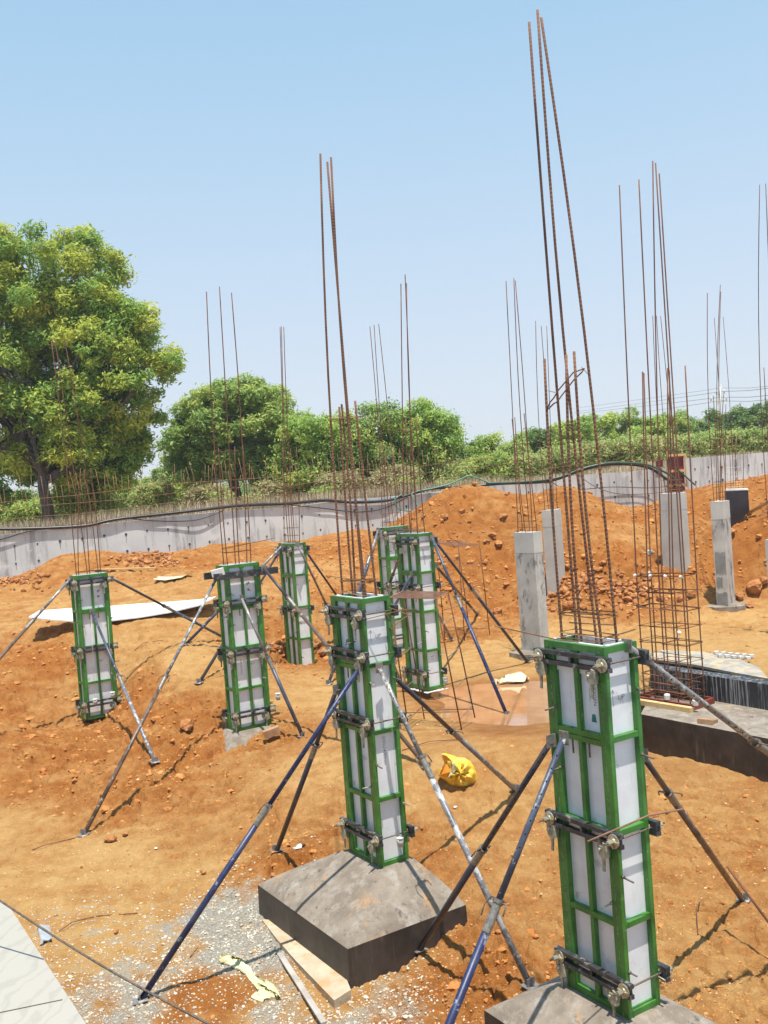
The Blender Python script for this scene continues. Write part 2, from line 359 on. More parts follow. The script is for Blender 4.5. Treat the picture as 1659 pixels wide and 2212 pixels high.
# water
m, t, b = new_mat('muddy_water')
f, _ = noise_fac(t, 2.0, 4, .35, .65); t.links.new(mix(t, f, (.34, .17, .075), (.44, .24, .12)), b.inputs['Base Color'])
b.inputs['Roughness'].default_value = .03; b.inputs['Specular IOR Level'].default_value = 1.0
_, h = noise_fac(t, 9, 3, 0, 1); bump(t, b, h, .05, .01)
M['water'] = m

# ================================================================== THE GROUND
GRID = rad(57.3)                                            # the column grid is turned by this angle
DL = np.array([-math.cos(GRID), math.sin(GRID), 0]); DR = np.array([math.sin(GRID), math.cos(GRID), 0])
WX = np.array([-14, -9.3, -6.5, -1.9, .4, 2.6, 8.5, 12.5, 16.0, 24]); WY = np.array([31.5, 33, 34.2, 36.6, 37.6, 38.2, 39, 39.6, 40.2, 41.5])
def wall_y(x): return np.interp(x, WX, WY)
ctl = [  # picture position, height
 (300,2165,-5.1),(0,2212,-5.1),(-150,2212,-5.1),(830,2212,-5.1),(560,2000,-5.08),(100,1950,-5.0),(0,1800,-4.9),(180,1800,-4.86),(400,1850,-4.92),(170,1740,-4.8),(0,1700,-4.72),
 (60,1600,-4.2),(60,1450,-3.6),(100,1338,-2.82),(-200,1338,-2.74),(-200,1600,-4.2),(177,1562,-4.56),(240,1556,-4.48),(205,1575,-4.52),(260,1620,-4.5),(150,1600,-4.4),(300,1450,-3.55),(380,1600,-4.25),(335,1655,-4.55),(430,1482,-3.75),(400,1390,-3.2),
 (300,1345,-2.84),(200,1340,-2.84),(400,1330,-2.85),(460,1310,-2.75),(300,1290,-2.6),(100,1280,-2.55),(-200,1270,-2.5),(500,1290,-2.65),
 (520,1620,-4.45),(560,1580,-4.22),(480,1560,-4.2),(620,1420,-4.0),(560,1400,-3.7),(560,1330,-3.0),(700,1420,-4.0),(700,1300,-3.0),(700,1210,-2.25),(600,1230,-2.3),(450,1230,-2.1),
 (700,1480,-4.1),(660,1550,-4.2),(655,1598,-4.3),(560,1700,-4.5),(450,1700,-4.7),(650,1800,-4.74),(598,1848,-4.82),(500,1900,-4.95),
 (950,1600,-4.2),(925,1500,-4.02),(830,1500,-4.1),(830,1400,-4.05),(760,1600,-4.25),(1000,1400,-4.0),(1140,1430,-3.97),(1050,1330,-3.95),(1090,1520,-4.32),(1040,1545,-4.28),(1150,1500,-4.30),(1200,1530,-4.30),(1100,1585,-4.13),(1180,1585,-4.13),(1040,1590,-4.14),(1000,1575,-4.11),(1140,1602,-4.08),(1200,1604,-4.08),(1080,1602,-4.10),(960,1545,-4.10),(1010,1490,-4.09),(1090,1462,-4.08),(1180,1440,-4.06),
 (1250,1330,-3.85),(1400,1310,-3.8),(1659,1290,-3.7),(1900,1290,-3.7),(1550,1380,-3.75),(1400,1400,-3.8),(1659,1430,-3.74),(1900,1440,-3.74),(1300,1450,-4.0),
 (1115,1712,-4.42),(990,1690,-4.4),(900,1800,-4.62),(960,1870,-4.66),(1030,1930,-4.75),(1200,1800,-4.72),(1100,1650,-4.35),
 (1390,1630,-4.88),(1330,1640,-4.7),(1659,1705,-4.9),(1900,1760,-4.9),(1500,1720,-4.88),(1605,1940,-4.95),(1659,2100,-5.0),(1480,2000,-4.92),(1900,2100,-5.0),
 (1100,2100,-5.0),(1148,2142,-5.0),(1010,2050,-4.97),(960,2014,-4.90),(1014,1958,-4.69),(1035,1975,-4.76),(830,2100,-5.05),(1250,2150,-4.95),(1550,2212,-5.05),(905,2060,-5.03),(1130,1950,-4.9),(1000,2200,-5.08),
 # mounds
 (840,1180,-2.0),(780,1250,-2.75),(900,1200,-2.2),(960,1180,-2.0),(1000,1250,-2.9),(930,1120,-1.3),(1100,1200,-2.4),(1100,1130,-1.45),(1250,1200,-2.45),(1230,1120,-1.35),(1350,1200,-2.5),(1330,1280,-3.4),(1200,1290,-3.45),(1190,1240,-3.0),(1450,1180,-2.4),(1450,1260,-3.2),(1600,1150,-2.1),(1600,1230,-3.0),(1800,1150,-2.1),(1800,1230,-3.0),(1550,1110,-1.5),(1690,1080,-1.2),
 (900,1250,-2.85),(870,1310,-3.3),(800,1330,-3.7),
]
cpts = [(*Pz(a, b_, z)[:2], z) for a, b_, z in ctl]
ridge = [(1020,1042,31.5),(975,1055,31.4),(930,1076,31.5),(900,1100,32),(860,1118,33.5),(1070,1058,31.4),(1150,1088,32.3),(1110,1074,31.8),(1135,1084,32.2),(1209,1040,30.8),(1182,1060,31),(1245,1052,31),(1302,1088,31.5),(1340,1112,32),(1362,1118,32.2),(1432,1074,32),(1510,1051,32),(1659,1026,31),(1850,1010,31),(1390,1092,32)]
for a, b_, Y in ridge:
    p = P(a, b_, Y); cpts.append(tuple(p)); cpts.append((p[0] * 1.10, p[1] * 1.10, p[2] - 1.4))
for px, py in [(0,1256),(55,1235),(120,1205),(171,1195),(240,1190),(320,1196),(364,1192),(420,1185),(480,1176),(560,1172),(600,1172),(660,1167),(740,1150),(800,1138),(-120,1290)]:
    d = ray(px, py); Y = 35.
    for _ in range(20): Y = wall_y(d[0] / d[1] * Y) - .2
    cpts.append(tuple(d * (Y / d[1])))
CP = np.array(cpts)
X2 = CP[:, :2]; Zc = CP[:, 2]
def kern(d): return np.sqrt(d * d + .16)
NR_ = len(X2); D_ = kern(np.linalg.norm(X2[:, None] - X2[None], axis=2)) - np.eye(NR_) * .22
A_ = np.zeros((NR_ + 3, NR_ + 3)); A_[:NR_, :NR_] = D_; A_[:NR_, NR_] = 1; A_[:NR_, NR_ + 1:] = X2; A_[NR_:, :NR_] = A_[:NR_, NR_:].T
sol = np.linalg.solve(A_, np.concatenate([Zc, np.zeros(3)]))
def rbf(x, y):
    s_ = sol[NR_] + sol[NR_ + 1] * x + sol[NR_ + 2] * y
    for i in range(NR_): s_ = s_ + sol[i] * kern(np.hypot(x - X2[i, 0], y - X2[i, 1]))
    return s_
# surface character: position, pale, roughness, gravel, wet
zone = [(0,1800,0.75,.12,0,0),(200,1850,0.85,.1,0,0),(100,1900,.7,.1,.0,0),(400,1900,0.70,.3,.0,0),(250,2030,.7,.1,.30,0),(500,1980,.5,.1,.9,0),(520,2060,.5,.1,.85,0),(380,2060,.7,.1,.45,0),(560,1960,.3,.2,.8,0),(300,2150,.6,.1,.6,0),(620,2180,.6,.1,.55,0),(450,2140,.0,.2,.25,0),(470,2150,.0,.2,.1,0),(100,2010,.7,.1,.28,0),(700,2150,.9,.1,.15,0),(720,2200,.5,.1,.5,0),(560,1930,.3,.4,.4,0),(860,2190,.2,.4,.5,0),
 (60,1600,.0,.7,0,0),(150,1680,.05,.9,0,0),(60,1450,.1,.8,0,0),(250,1600,.0,.9,0,0),(380,1560,.0,1,0,0),(300,1480,.05,1,0,0),(300,1400,0.65,.4,0,0),(400,1420,0.85,.2,0,0),(380,1650,.1,.9,0,0),(330,1700,.1,.9,0,0),(450,1700,.2,.8,0,0),(550,1650,.35,.6,0,0),(480,1780,.3,.4,0,0),(560,1780,.3,.7,0,0),(600,1880,.1,.9,0,0),
 (0,1290,.4,.3,0,0),(200,1280,.6,.3,0,0),(500,1270,.45,.3,0,0),(350,1310,.7,.2,0,0),(50,1240,.1,.6,0,0),(350,1215,.1,.9,0,0),(550,1200,.1,.7,0,0),(700,1240,.4,.3,0,0),(700,1180,.15,.5,0,0),(680,1340,.15,.7,0,0),(620,1420,.1,.8,0,0),
 (700,1500,.65,.15,0,0),(660,1650,0.65,.2,0,0),(900,1560,.6,.12,0,0),(980,1430,.7,.1,0,0),(950,1700,0.52,.35,0,0),(1060,1750,0.57,.35,0,0),(900,1850,.2,.6,0,0),(1080,1620,.55,.2,0,0),
 (1020,1520,.3,.3,0,.7),(1100,1530,.1,.1,0,1),(1180,1500,.2,.1,0,.8),(1090,1585,.2,.2,0,.6),(1150,1440,.6,.2,0,.1),
 (1150,1800,0.47,.5,0,0),(1450,1800,0.42,.5,0,0),(1250,2000,0.34,.6,0,0),(1050,2100,.1,.7,0,0),(1500,2000,0.42,.5,0,0),(1600,1780,0.44,.5,0,0),(1600,2150,0.47,.6,0,0),(1500,2150,0.42,.6,0,0),(1000,2170,.1,.7,.1,0),
 (1000,1350,.2,.5,0,0),(1250,1370,.8,.2,0,0),(1450,1380,.9,.12,0,0),(1600,1380,.9,.15,0,0),(1600,1330,.7,.3,0,0),(1600,1440,.95,.1,.1,0),(1350,1420,.9,.1,0,0),(1150,1400,.8,.1,0,0),
 (1000,1100,0,.5,0,0),(950,1200,0,.6,0,0),(1020,1050,.05,.4,0,0),(1100,1200,0,1,0,0),(1250,1150,0,.9,0,0),(1300,1250,0,1.2,0,0),(1230,1060,.1,.5,0,0),(1320,1120,.25,.4,0,0),(1450,1150,.0,.8,0,0),(1600,1100,0,.4,0,0),(1600,1200,.0,.5,0,0),(850,1200,.05,.5,0,0),(800,1300,.05,.7,0,0)]
def hit(px, py):                       # where the line of sight through (px, py) meets the ground
    d = ray(px, py); ys = np.concatenate([np.arange(6, 20, .05), np.arange(20, 44, .1)])
    X = d[0] / d[1] * ys; Z = d[2] / d[1] * ys; g = rbf(X, ys); k = np.argmax(Z < g)
    if not (Z < g).any(): return P(px, py, 31.)
    a = ys[max(k - 1, 0)]; da = (Z[max(k - 1, 0)] - g[max(k - 1, 0)]); db = Z[k] - g[k]; y = a + (ys[k] - a) * da / (da - db + 1e-9)
    return d * (y / d[1])
ZP = np.array([(*hit(z[0], z[1])[:2], *z[2:]) for z in zone])
def chars(x, y):
    w_ = 0; acc = [0, 0, 0, 0]
    for q in ZP:
        d2 = ((x - q[0]) ** 2 + ((y - q[1]) * .8) ** 2) / (.02 * (q[1] ** 2) * .12) + .15
        k = d2 ** -1.8; w_ = w_ + k
        for i in range(4): acc[i] = acc[i] + k * q[2 + i]
    return [a / w_ for a in acc]
PUD = Pz(1105, 1512, -4.15); PUD_Z = -4.15
def puddle_bed(x, y, z):
    an = np.arctan2(y - PUD[1], x - PUD[0]); r = np.hypot((x - PUD[0]) / 1.62, (y - PUD[1]) / 1.95) / (1 + .10 * np.sin(3 * an + 1) + .07 * np.sin(5 * an + 2))
    bowl = PUD_Z - .08 + .10 * r * r + .012 * fbm(x, y, 3.0, 3)
    w_ = np.clip((2.25 - r) / .8, 0, 1); w_ = w_ * w_ * (3 - 2 * w_) * np.clip((4.0 - x) / .5, 0, 1)
    return z * (1 - w_) + np.minimum(bowl, PUD_Z + .09) * w_
def ground_z(x, y, detail=True, ch=None):
    x = np.asarray(x, float); y = np.asarray(y, float)
    z = rbf(x, y)
    if detail:
        pale, rough, grav, wet = ch if ch is not None else chars(x, y)
        z = z + fbm(x, y, 1.1, 3) * (.03 + .16 * rough) + fbm(x + 40, y, 5.2, 4, .6) * (.017 + .075 * rough) * (1 - wet * .9)
        z = z + fbm(x + 3, y + 70, 15.0, 3, .6) * (.004 + .034 * rough) * (1 - wet) * np.clip(24 / np.maximum(y, 1), .4, 1.6)
        rdg = np.abs(fbm(x + 9, y + 4, 2.6, 3, .55)); z = z - np.clip(.10 - rdg, 0, 1) * 1.1 * rough * (1 - wet)
    rt_ = y - (26.9 + .05 * x + .35 * np.sin(x * .28)); z = z - (.055 * np.exp(-(rt_ / .16) ** 2) + .055 * np.exp(-((rt_ - 1.5) / .16) ** 2) - .03 * np.exp(-((rt_ - .38) / .14) ** 2)) * np.clip((4 - x) / 3, 0, 1) if detail else z
    z = puddle_bed(x, y, z)
    t_ = np.clip((y - wall_y(x) - .25) / .3, 0, 1)
    zo = -.54 + .032 * np.clip(x, -12, 22) + .25 * fbm(x, y, .15, 3) - .004 * np.clip(y - 40, 0, 200)
    return z * (1 - t_) + zo * t_
ang = np.concatenate([np.linspace(-50, -24, 40)[:-1], np.linspace(-24, 24, 680), np.linspace(24, 50, 40)[1:]])
rr_ = np.concatenate([np.exp(np.linspace(math.log(1.0), math.log(7.5), 30))[:-1], np.exp(np.linspace(math.log(7.5), math.log(45), 700)), np.exp(np.linspace(math.log(45), math.log(1500), 60))[1:]])
AA, RR = np.meshgrid(np.radians(ang), rr_, indexing='ij'); GX = np.sin(AA) * RR; GY = np.cos(AA) * RR
near = RR.ravel() < 47
gx = GX.ravel(); gy = GY.ravel(); ch_all = [np.full(gx.shape, v) for v in (.5, 0., 0., 0.)]
chn = chars(gx[near], gy[near]); 
for i in range(4): ch_all[i][near] = chn[i]
gz = np.empty_like(gx); gz[near] = ground_z(gx[near], gy[near], True, chn)
farx, fary = gx[~near], gy[~near]; t_ = np.clip((fary - wall_y(farx) - .25) / .3, 0, 1)
gz[~near] = np.where(fary < 30, -4.2, -.54 + .032 * np.clip(farx, -12, 22) + .25 * fbm(farx, fary, .15, 3) - .004 * np.clip(fary - 40, 0, 200))
na, nr = AA.shape; idx = np.arange(na * nr).reshape(na, nr)
GF = np.stack([idx[:-1, :-1], idx[1:, :-1], idx[1:, 1:], idx[:-1, 1:]], -1).reshape(-1, 4)
GF = GF[:, ::-1]
GV = np.stack([gx, gy, gz], 1)
me = np_mesh('ground', GV, GF, M['soil'], True, {'pale': ('POINT', ch_all[0]), 'grav': ('POINT', ch_all[2]), 'wet': ('POINT', ch_all[3])})
me.materials.append(M['field'])
fc = GV[GF[:, 0]]; mi = ((fc[:, 1] > wall_y(fc[:, 0]) + .2)).astype(np.int32); me.polygons.foreach_set('material_index', mi)
go = bpy.data.objects.new('ground', me); C.objects.link(go); tag(go, kind='structure')
# a fast lookup of the finished ground
def gz_at(x, y): return float(ground_z(np.array([x]), np.array([y]))[0])
def G(px, py):
    p = hit(px, py); return np.array([p[0], p[1], gz_at(p[0], p[1])])

# clods of earth and crushed stone lying loose
ICO = None
def scatter(name, n, pos, size, mat, seed, flat=.65):
    r_ = np.random.default_rng(seed); t = (1 + 5 ** .5) / 2
    V0 = np.array([(-1, t, 0), (1, t, 0), (-1, -t, 0), (1, -t, 0), (0, -1, t), (0, 1, t), (0, -1, -t), (0, 1, -t), (t, 0, -1), (t, 0, 1), (-t, 0, -1), (-t, 0, 1)]) / 1.9
    F0 = np.array([(0, 11, 5), (0, 5, 1), (0, 1, 7), (0, 7, 10), (0, 10, 11), (1, 5, 9), (5, 11, 4), (11, 10, 2), (10, 7, 6), (7, 1, 8), (3, 9, 4), (3, 4, 2), (3, 2, 6), (3, 6, 8), (3, 8, 9), (4, 9, 5), (2, 4, 11), (6, 2, 10), (8, 6, 7), (9, 8, 1)])
    k = len(pos); V = V0[None] * r_.uniform(.6, 1.25, (k, 12, 1)); V = V * np.stack([r_.uniform(.7, 1.5, k), r_.uniform(.7, 1.1, k), np.full(k, flat)], 1)[:, None]
    a = r_.uniform(0, 2 * PI, k); ca, sa = np.cos(a)[:, None], np.sin(a)[:, None]
    V = np.stack([V[..., 0] * ca - V[..., 1] * sa, V[..., 0] * sa + V[..., 1] * ca, V[..., 2]], 2) * size[:, None, None] + pos[:, None]
    F = (F0[None] + (np.arange(k) * 12)[:, None, None]).reshape(-1, 3)
    return np_mesh(name, V.reshape(-1, 3), F, mat)
def rand_ground(n, r0, r1, a0, a1, r_):
    a = np.radians(r_.uniform(a0, a1, n)); u = r_.random(n); r = np.exp(math.log(r0) + u * (math.log(r1) - math.log(r0)))
    return np.sin(a) * r, np.cos(a) * r
r1 = np.random.default_rng(3); x, y = rand_ground(60000, 8.2, 34, -23, 23, r1); ch = chars(x, y)
keep = (r1.random(len(x)) < .02 + .38 * ch[1] ** 1.4) & (ch[2] < .5) & (ch[3] < .4) & (y < wall_y(x) - .5); x, y = x[keep], y[keep]; ch = [c[keep] for c in ch]
size = (.009 + .016 * ch[1]) * np.exp(r1.normal(0, .55, len(x))); size = np.clip(size, .006, .13); size *= np.clip(y / 16, .7, 1.6)
z = ground_z(x, y, True, ch) - size * .15
me = scatter('soil_clods', len(x), np.stack([x, y, z], 1), size, M['clod'], 5)
o = bpy.data.objects.new('soil_clods', me); C.objects.link(o); tag(o, 'loose orange clods and crumbs of earth all over the ground', 'earth clods', kind='stuff')
r1 = np.random.default_rng(4); x, y = rand_ground(42000, 8.2, 14.5, -23, 6, r1); ch = chars(x, y)
keep = (r1.random(len(x)) < np.clip(ch[2] * 1.25 - .1 + .03, 0, 1) * .8); x, y = x[keep], y[keep]; ch = [c[keep] for c in ch]
size = .011 * np.exp(r1.normal(0, .35, len(x))); z = ground_z(x, y, True, ch) + size * .1
me = scatter('gravel', len(x), np.stack([x, y, z], 1), size, M['gravel'], 6)
o = bpy.data.objects.new('gravel', me); C.objects.link(o); tag(o, 'grey crushed stone spread over the earth in front of the nearest footing', 'gravel', kind='stuff')

r1 = np.random.default_rng(14); x, y = rand_ground(9000, 26, 33.5, -5, 23, r1); z = ground_z(x, y)
keep = (z > -3.6) & (fbm(x, y, .6, 3) + r1.uniform(-.5, .5, len(x)) > .0); x, y, z = x[keep], y[keep], z[keep]; size = np.clip(.026 * np.exp(r1.normal(0, .6, len(x))), .012, .11)
me = scatter('soil_clods', len(x), np.stack([x, y, z], 1), size, M['clod'], 25, .8); o = bpy.data.objects.new('soil_clods', me); C.objects.link(o); tag(o, 'clods of orange earth rolled down the mounds', 'earth clods', kind='stuff')
r1 = np.random.default_rng(15); x, y = rand_ground(15000, 8.2, 19, -23, 23, r1); ch = chars(x, y); keep = (ch[3] < .3) & (fbm(x, y, .8, 3) + r1.uniform(-.4, .4, len(x)) > .16); x, y = x[keep], y[keep]; ch = [c[keep] for c in ch]
size = np.clip(.0075 * np.exp(r1.normal(0, .4, len(x))), .004, .022); z = ground_z(x, y, True, ch)
me = scatter('pebbles', len(x), np.stack([x, y, z], 1), size, M['pebble'], 26, .8); o = bpy.data.objects.new('pebbles', me); C.objects.link(o); tag(o, 'small pale pebbles sprinkled over the orange earth in the foreground', 'pebbles', kind='stuff')
# rocks one could pick out: position in picture, size, kind
rocks = [(1025,1046,.26,'cap rock on the peak of the left earth mound'),(912,1086,.24,'brown rock on the left shoulder of the left mound'),(960,1112,.36,'pale rock on the left mound below its peak'),(1088,1111,.3,'rock high on the left mound right of its peak'),
 (1065,1152,.26,'uppermost of the three close rocks on the left mound'),(1050,1163,.24,'darker rock of the three close rocks on the left mound'),(1078,1172,.32,'lowest rock of the three close rocks on the left mound'),(1075,1324,.36,'flat rock at the foot of the left mound beside the tall stool'),
 (1093,1262,.24,'rock left of the nearest bare concrete column'),(1274,1049,.22,'dark rock hanging on the second mound near its top'),
 (1356,1287,.3,'dark rock at the mound foot left of the tall rebar cage'),(1375,1300,.27,'rounded rock at mound foot left of the tall cage'),(1392,1285,.22,'small dark rock just behind the tall cage'),
 (1430,1292,.34,'flat brown rock seen through the tall cage'),(1470,1296,.3,'pale rock seen through the right of the tall cage'),(1497,1290,.3,'rock touching the mound left of the patched column'),
 (1570,1288,.36,'pale boulder at the mound foot right of the patched column'),(1597,1293,.40,'brown boulder at mound foot right of the patched column'),(1630,1276,.62,'large split boulder at the right edge of the picture'),(1618,1306,.28,'low brown boulder in front of the large split one'),(1652,1262,.34,'boulder behind the large split one at the right edge'),
 (1228,1315,.32,'rock at the mound foot behind the nearest formwork'),(1184,1314,.2,'small rock beside the foot of the nearest bare column'),(1196,1318,.24,'brown rock right of the nearest bare column'),(1335,1255,.24,'dark rock low on the second mound'),(1290,1245,.22,'rock on the second mound below its middle'),
 (1404,1192,.3,'jutting slab of rock left of the grey column behind the cage'),(1305,1216,.17,'small rock on the second mound face'),(1580,1150,.34,'elongated rock on the right mound slope'),
 (404,1575,.36,'large lump of earth on the slope right of the far left formwork'),(618,1402,.14,'small rock left of the formwork base behind the first row'),(606,1404,.2,'lump of earth before the base of the half buried formwork'),(664,1398,.24,'rounded lump at the right of the half buried formwork'),
 (220,1440,.13,'dark stone right of the far left formwork'),(86,1408,.12,'flat stone on the slope left of the far left formwork'),(272,1802,.12,'dark round stone on the pale ground'),(238,1816,.20,'flat rock beside the dark round stone'),(250,2010,.07,'single brown stone on the pale foreground earth'),
 (176,1872,.06,'small brown stone left of the bent wire'),(283,1866,.05,'small dark stone in the left foreground'),(440,1888,.09,'tan stone beside the long blue prop'),(1452,1355,.12,'grey stone on the flat ground right of the tall cage'),(1120,2190,.05,'pebble near the front footing corner'),
 (870,2085,.07,'pebble in front of the pyramid footing'),(1075,2005,.09,'stone between the two nearest footings'),(1530,1836,.09,'grey stone right of the nearest formwork'),(1470,2168,.05,'white pebble by the nearest footing'),(662,1908,.08,'white lump of mortar behind the pyramid footing'),
 (590,1890,.1,'tan stone at left corner of the pyramid footing')]
for i, (px, py, s_, lab) in enumerate(rocks):
    p = G(px, py + 4); mb = MB().rock((0, 0, s_ * .22), s_ * .5, 100 + i, .7, 2 if s_ > .15 else 1)
    mat = M['mortar'] if 'white' in lab else (M['concrete_dark'] if 'grey' in lab else M['boulder'])
    me = mb.mesh('rock'); me.materials.append(mat); o = bpy.data.objects.new('rock', me); C.objects.link(o); o.location = p
    tag(o, lab, 'rock', 'rocks lying about the site')
# a heap of rubble at the saddle of the mounds
rub = [(1330 + rnd.uniform(-70, 60), 1262 + rnd.uniform(-28, 30)) for _ in range(42)]
for i, (px, py) in enumerate(rub):
    p = G(px, py); s_ = rnd.uniform(.09, .26)
    me = MB().rock((0, 0, s_ * .2), s_ * .5, 300 + i, .7, 1).mesh('rubble_stone'); me.materials.append(M['boulder']); o = bpy.data.objects.new('rubble_stone', me); C.objects.link(o); o.location = p
    tag(o, 'broken brown laterite stone tumbled at the foot of the second mound', 'rubble stone', 'rubble tumbled at the mound foot')

# dark broken lumps on the low heap in front of the wall, left
r1 = np.random.default_rng(9); hp = np.array([G(r1.normal(330, 38), r1.normal(1208, 7)) for _ in range(160)] + [G(r1.normal(25, 40), r1.normal(1255, 8)) for _ in range(90)] + [G(r1.uniform(1180, 1420), r1.normal(1275, 18)) for _ in range(260)] + [G(r1.uniform(560, 700), r1.normal(1405, 8)) for _ in range(60)])
me = scatter('soil_clods', len(hp), hp + np.array((0, 0, .03)), .05 + .07 * r1.random(len(hp)) ** 2, M['boulder'], 15, .8)
o = bpy.data.objects.new('soil_clods', me); C.objects.link(o); tag(o, 'darker broken lumps of earth on the heaps before the wall', 'earth lumps', kind='stuff')

# puddle
pool = [(PUD[0] + 2.05 * math.cos(q), PUD[1] + 2.45 * math.sin(q), PUD_Z) for q in np.linspace(0, 2 * PI, 49)[:-1]]
solo('puddle', MB().add(pool, [tuple(range(len(pool)))]), M['water'], 'shallow muddy puddle of brown water between formwork and footing', 'puddle', kind='structure')

# ================================================================== FORMWORK COLUMNS
H = 3.0; LW, LN = .70, .37                                # outer size; local x = thin side, local y = wide side
_mc = {}
def cached(key, fn, mat):
    if key not in _mc:
        me = fn().mesh(key[0]); me.materials.append(mat); _mc[key] = me
    return _mc[key]
def face_frame(width, rib, rails, z0, z1):
    """green steel frame of one face panel in its own plane: u across, z up, outer face at n=0, goes in to n=-.06. returns MB in (u,n,z)"""
    mb = MB(); w2 = width / 2; e = .042
    mb.box(-w2, -w2 + e, -.06, 0, z0, z1); mb.box(w2 - e, w2, -.06, 0, z0, z1)
    zs = [z0] + rails + [z1]
    mb.box(-w2 + e, w2 - e, -.06, -.002, z1 - .055, z1 - .002); mb.box(-w2 + e, w2 - e, -.06, -.002, z0 + .002, z0 + .055)
    for r_ in rails: mb.box(-w2 + e, w2 - e, -.06, -.003, r_ - .022, r_ + .022)
    if rib:
        cuts = [z0 + .055]
        for r_ in rails: cuts += [r_ - .022, r_ + .022]
        cuts.append(z1 - .055)
        for i in range(0, len(cuts), 2): mb.box(-.02, .02, -.052, -.006, cuts[i], cuts[i + 1])
        for zt in (z1 - .055,): mb.prism([(-.05, -.008, zt), (.05, -.008, zt), (.0, -.008, zt - .05)], (0, -.03, 0))
    return mb
def turned(mb, o, ux, nx):          # (u,n,z) -> local column coordinates
    r_ = MB(); r_.f = mb.f; r_.sm = mb.sm
    r_.v = [(o[0] + u * ux[0] + n_ * nx[0], o[1] + u * ux[1] + n_ * nx[1], z + o[2]) for u, n_, z in mb.v]; return r_
FACES = {'wide_front': ((-LN / 2, 0, 0), (0, -1), (-1, 0), .58, True), 'wide_back': ((LN / 2, 0, 0), (0, 1), (1, 0), .58, True),
         'thin_front': ((0, -LW / 2, 0), (1, 0), (0, -1), LN, False), 'thin_back': ((0, LW / 2, 0), (-1, 0), (0, 1), LN, False)}
def waler(root, z, L, first, fat=False, clips=(True, True), end=0):
    """pair of black channels across both wide faces, tie rods, plate nuts and wedge clips"""
    hh, gap, dp = (.055, .0, .07) if fat else (.034, .05, .05)
    for sx in (-1, 1):
        mb = MB(); x0 = sx * (LN / 2 + .002); x1 = x0 + sx * dp; a, b_ = min(x0, x1), max(x0, x1)
        if fat: mb.box(a, b_, -L / 2 + end, L / 2 + end, z - .06, z + .06)
        else:
            for s_ in (-1, 1): mb.box(a, b_, -L / 2, L / 2, z + s_ * (gap / 2 + hh / 2) - hh / 2, z + s_ * (gap / 2 + hh / 2) + hh / 2)
            for yy in (-L / 2 + .045, 0, L / 2 - .045): mb.box(a + .004, b_ - .004, yy - (.03 if yy else .012), yy + (.03 if yy else .012), z - gap / 2 + .0005, z + gap / 2 - .0005)
        wl = part('waler', mb, M['waler'], root, local=True)
        if fat: continue
        for sy in (-1, 1):
            n_ = MB(); c_ = (x1, sy * (L / 2 - .06), z)
            r_ = .058
            n_.loft([[(x1 + sx * d, c_[1] + rr2 * math.cos(t * PI / 8), z + rr2 * math.sin(t * PI / 8)) for t in range(16)] for d, rr2 in ((.001, r_), (.009, r_), (.011, r_ * .85), (.0115, .03), (.02, .024))])
            n_.loft([[(x1 + sx * d, c_[1] + .019 * math.cos(t * PI / 3), z + .019 * math.sin(t * PI / 3)) for t in range(6)] for d in (.018, .075)])
            for a3 in (0, PI / 2, PI, 1.5 * PI):
                n_.bar((x1 + sx * .017, c_[1] + .018 * math.cos(a3), z + .018 * math.sin(a3)), (x1 + sx * .012, c_[1] + .055 * math.cos(a3), z + .055 * math.sin(a3)), .012, .02, (sx, 0, 0))
            part('plate_nut', n_, M['nut'], wl, local=True)
        for sy, on in zip((-1, 1), clips):
            if not on: continue
            k = MB(); y0 = sy * (LW / 2 - (.10 if sy < 0 else .0)); zz = z - .055; xa = x1 - sx * .045
            k.prism([(xa, y0 + .02, zz), (xa, y0 + .09, zz - .02), (xa, y0 + .085, zz - .07), (xa, y0 + .05, zz - .12), (xa, y0 - .02, zz - .11), (xa, y0 - .035, zz - .05), (xa, y0 - .02, zz - .02)], (sx * .028, 0, 0))
            k.prism([(xa + sx * .028, y0 - .03, zz + .005), (xa + sx * .028, y0 + .0, zz + .015), (xa + sx * .028, y0 + .0, zz - .02), (xa + sx * .028, y0 + .04, zz - .02), (xa + sx * .028, y0 + .05, zz - .085), (xa + sx * .028, y0 + .01, zz - .12), (xa + sx * .028, y0 - .045, zz - .10)], (sx * .03, 0, 0))
            k.prism([(xa + sx * .03, y0 + .0, zz - .11), (xa + sx * .03, y0 + .035, zz - .105), (xa + sx * .03, y0 + .025, zz - .17), (xa + sx * .03, y0 + .035, zz - .225), (xa + sx * .03, y0 + .010, zz - .23), (xa + sx * .03, y0 + .003, zz - .17)], (sx * .012, 0, 0))
            k.tube([(xa - sx * .06, y0 + .03, zz - .045), (xa + sx * .075, y0 + .03, zz - .045)], .012, 8)
            part('wedge_clip', k, M['clip'], root, local=True)
    if not fat:
        for sy in (-1, 1):
            y0 = sy * (L / 2 - .06); a = LN / 2 + .16
            part('tie_rod', MB().tube([(-a, y0, z), (a, y0, z)], .0085, 8), M['rod'], root, local=True)
def text_mb(body, size, hand=False):
    cu = bpy.data.curves.new('t', 'FONT'); cu.body = body; cu.size = size; cu.align_x = 'CENTER'; cu.align_y = 'CENTER'; cu.resolution_u = 2
    if hand: cu.shear = .25; cu.offset = -.0006; cu.space_character = .95
    o = bpy.data.objects.new('t', cu); C.objects.link(o); dg = bpy.context.evaluated_depsgraph_get(); dg.update()
    me = o.evaluated_get(dg).to_mesh(); v = [(p.co.x, p.co.y, 0) for p in me.vertices]; f = [tuple(p.vertices) for p in me.polygons]
    o.evaluated_get(dg).to_mesh_clear(); bpy.data.objects.remove(o); bpy.data.curves.remove(cu)
    return v, f
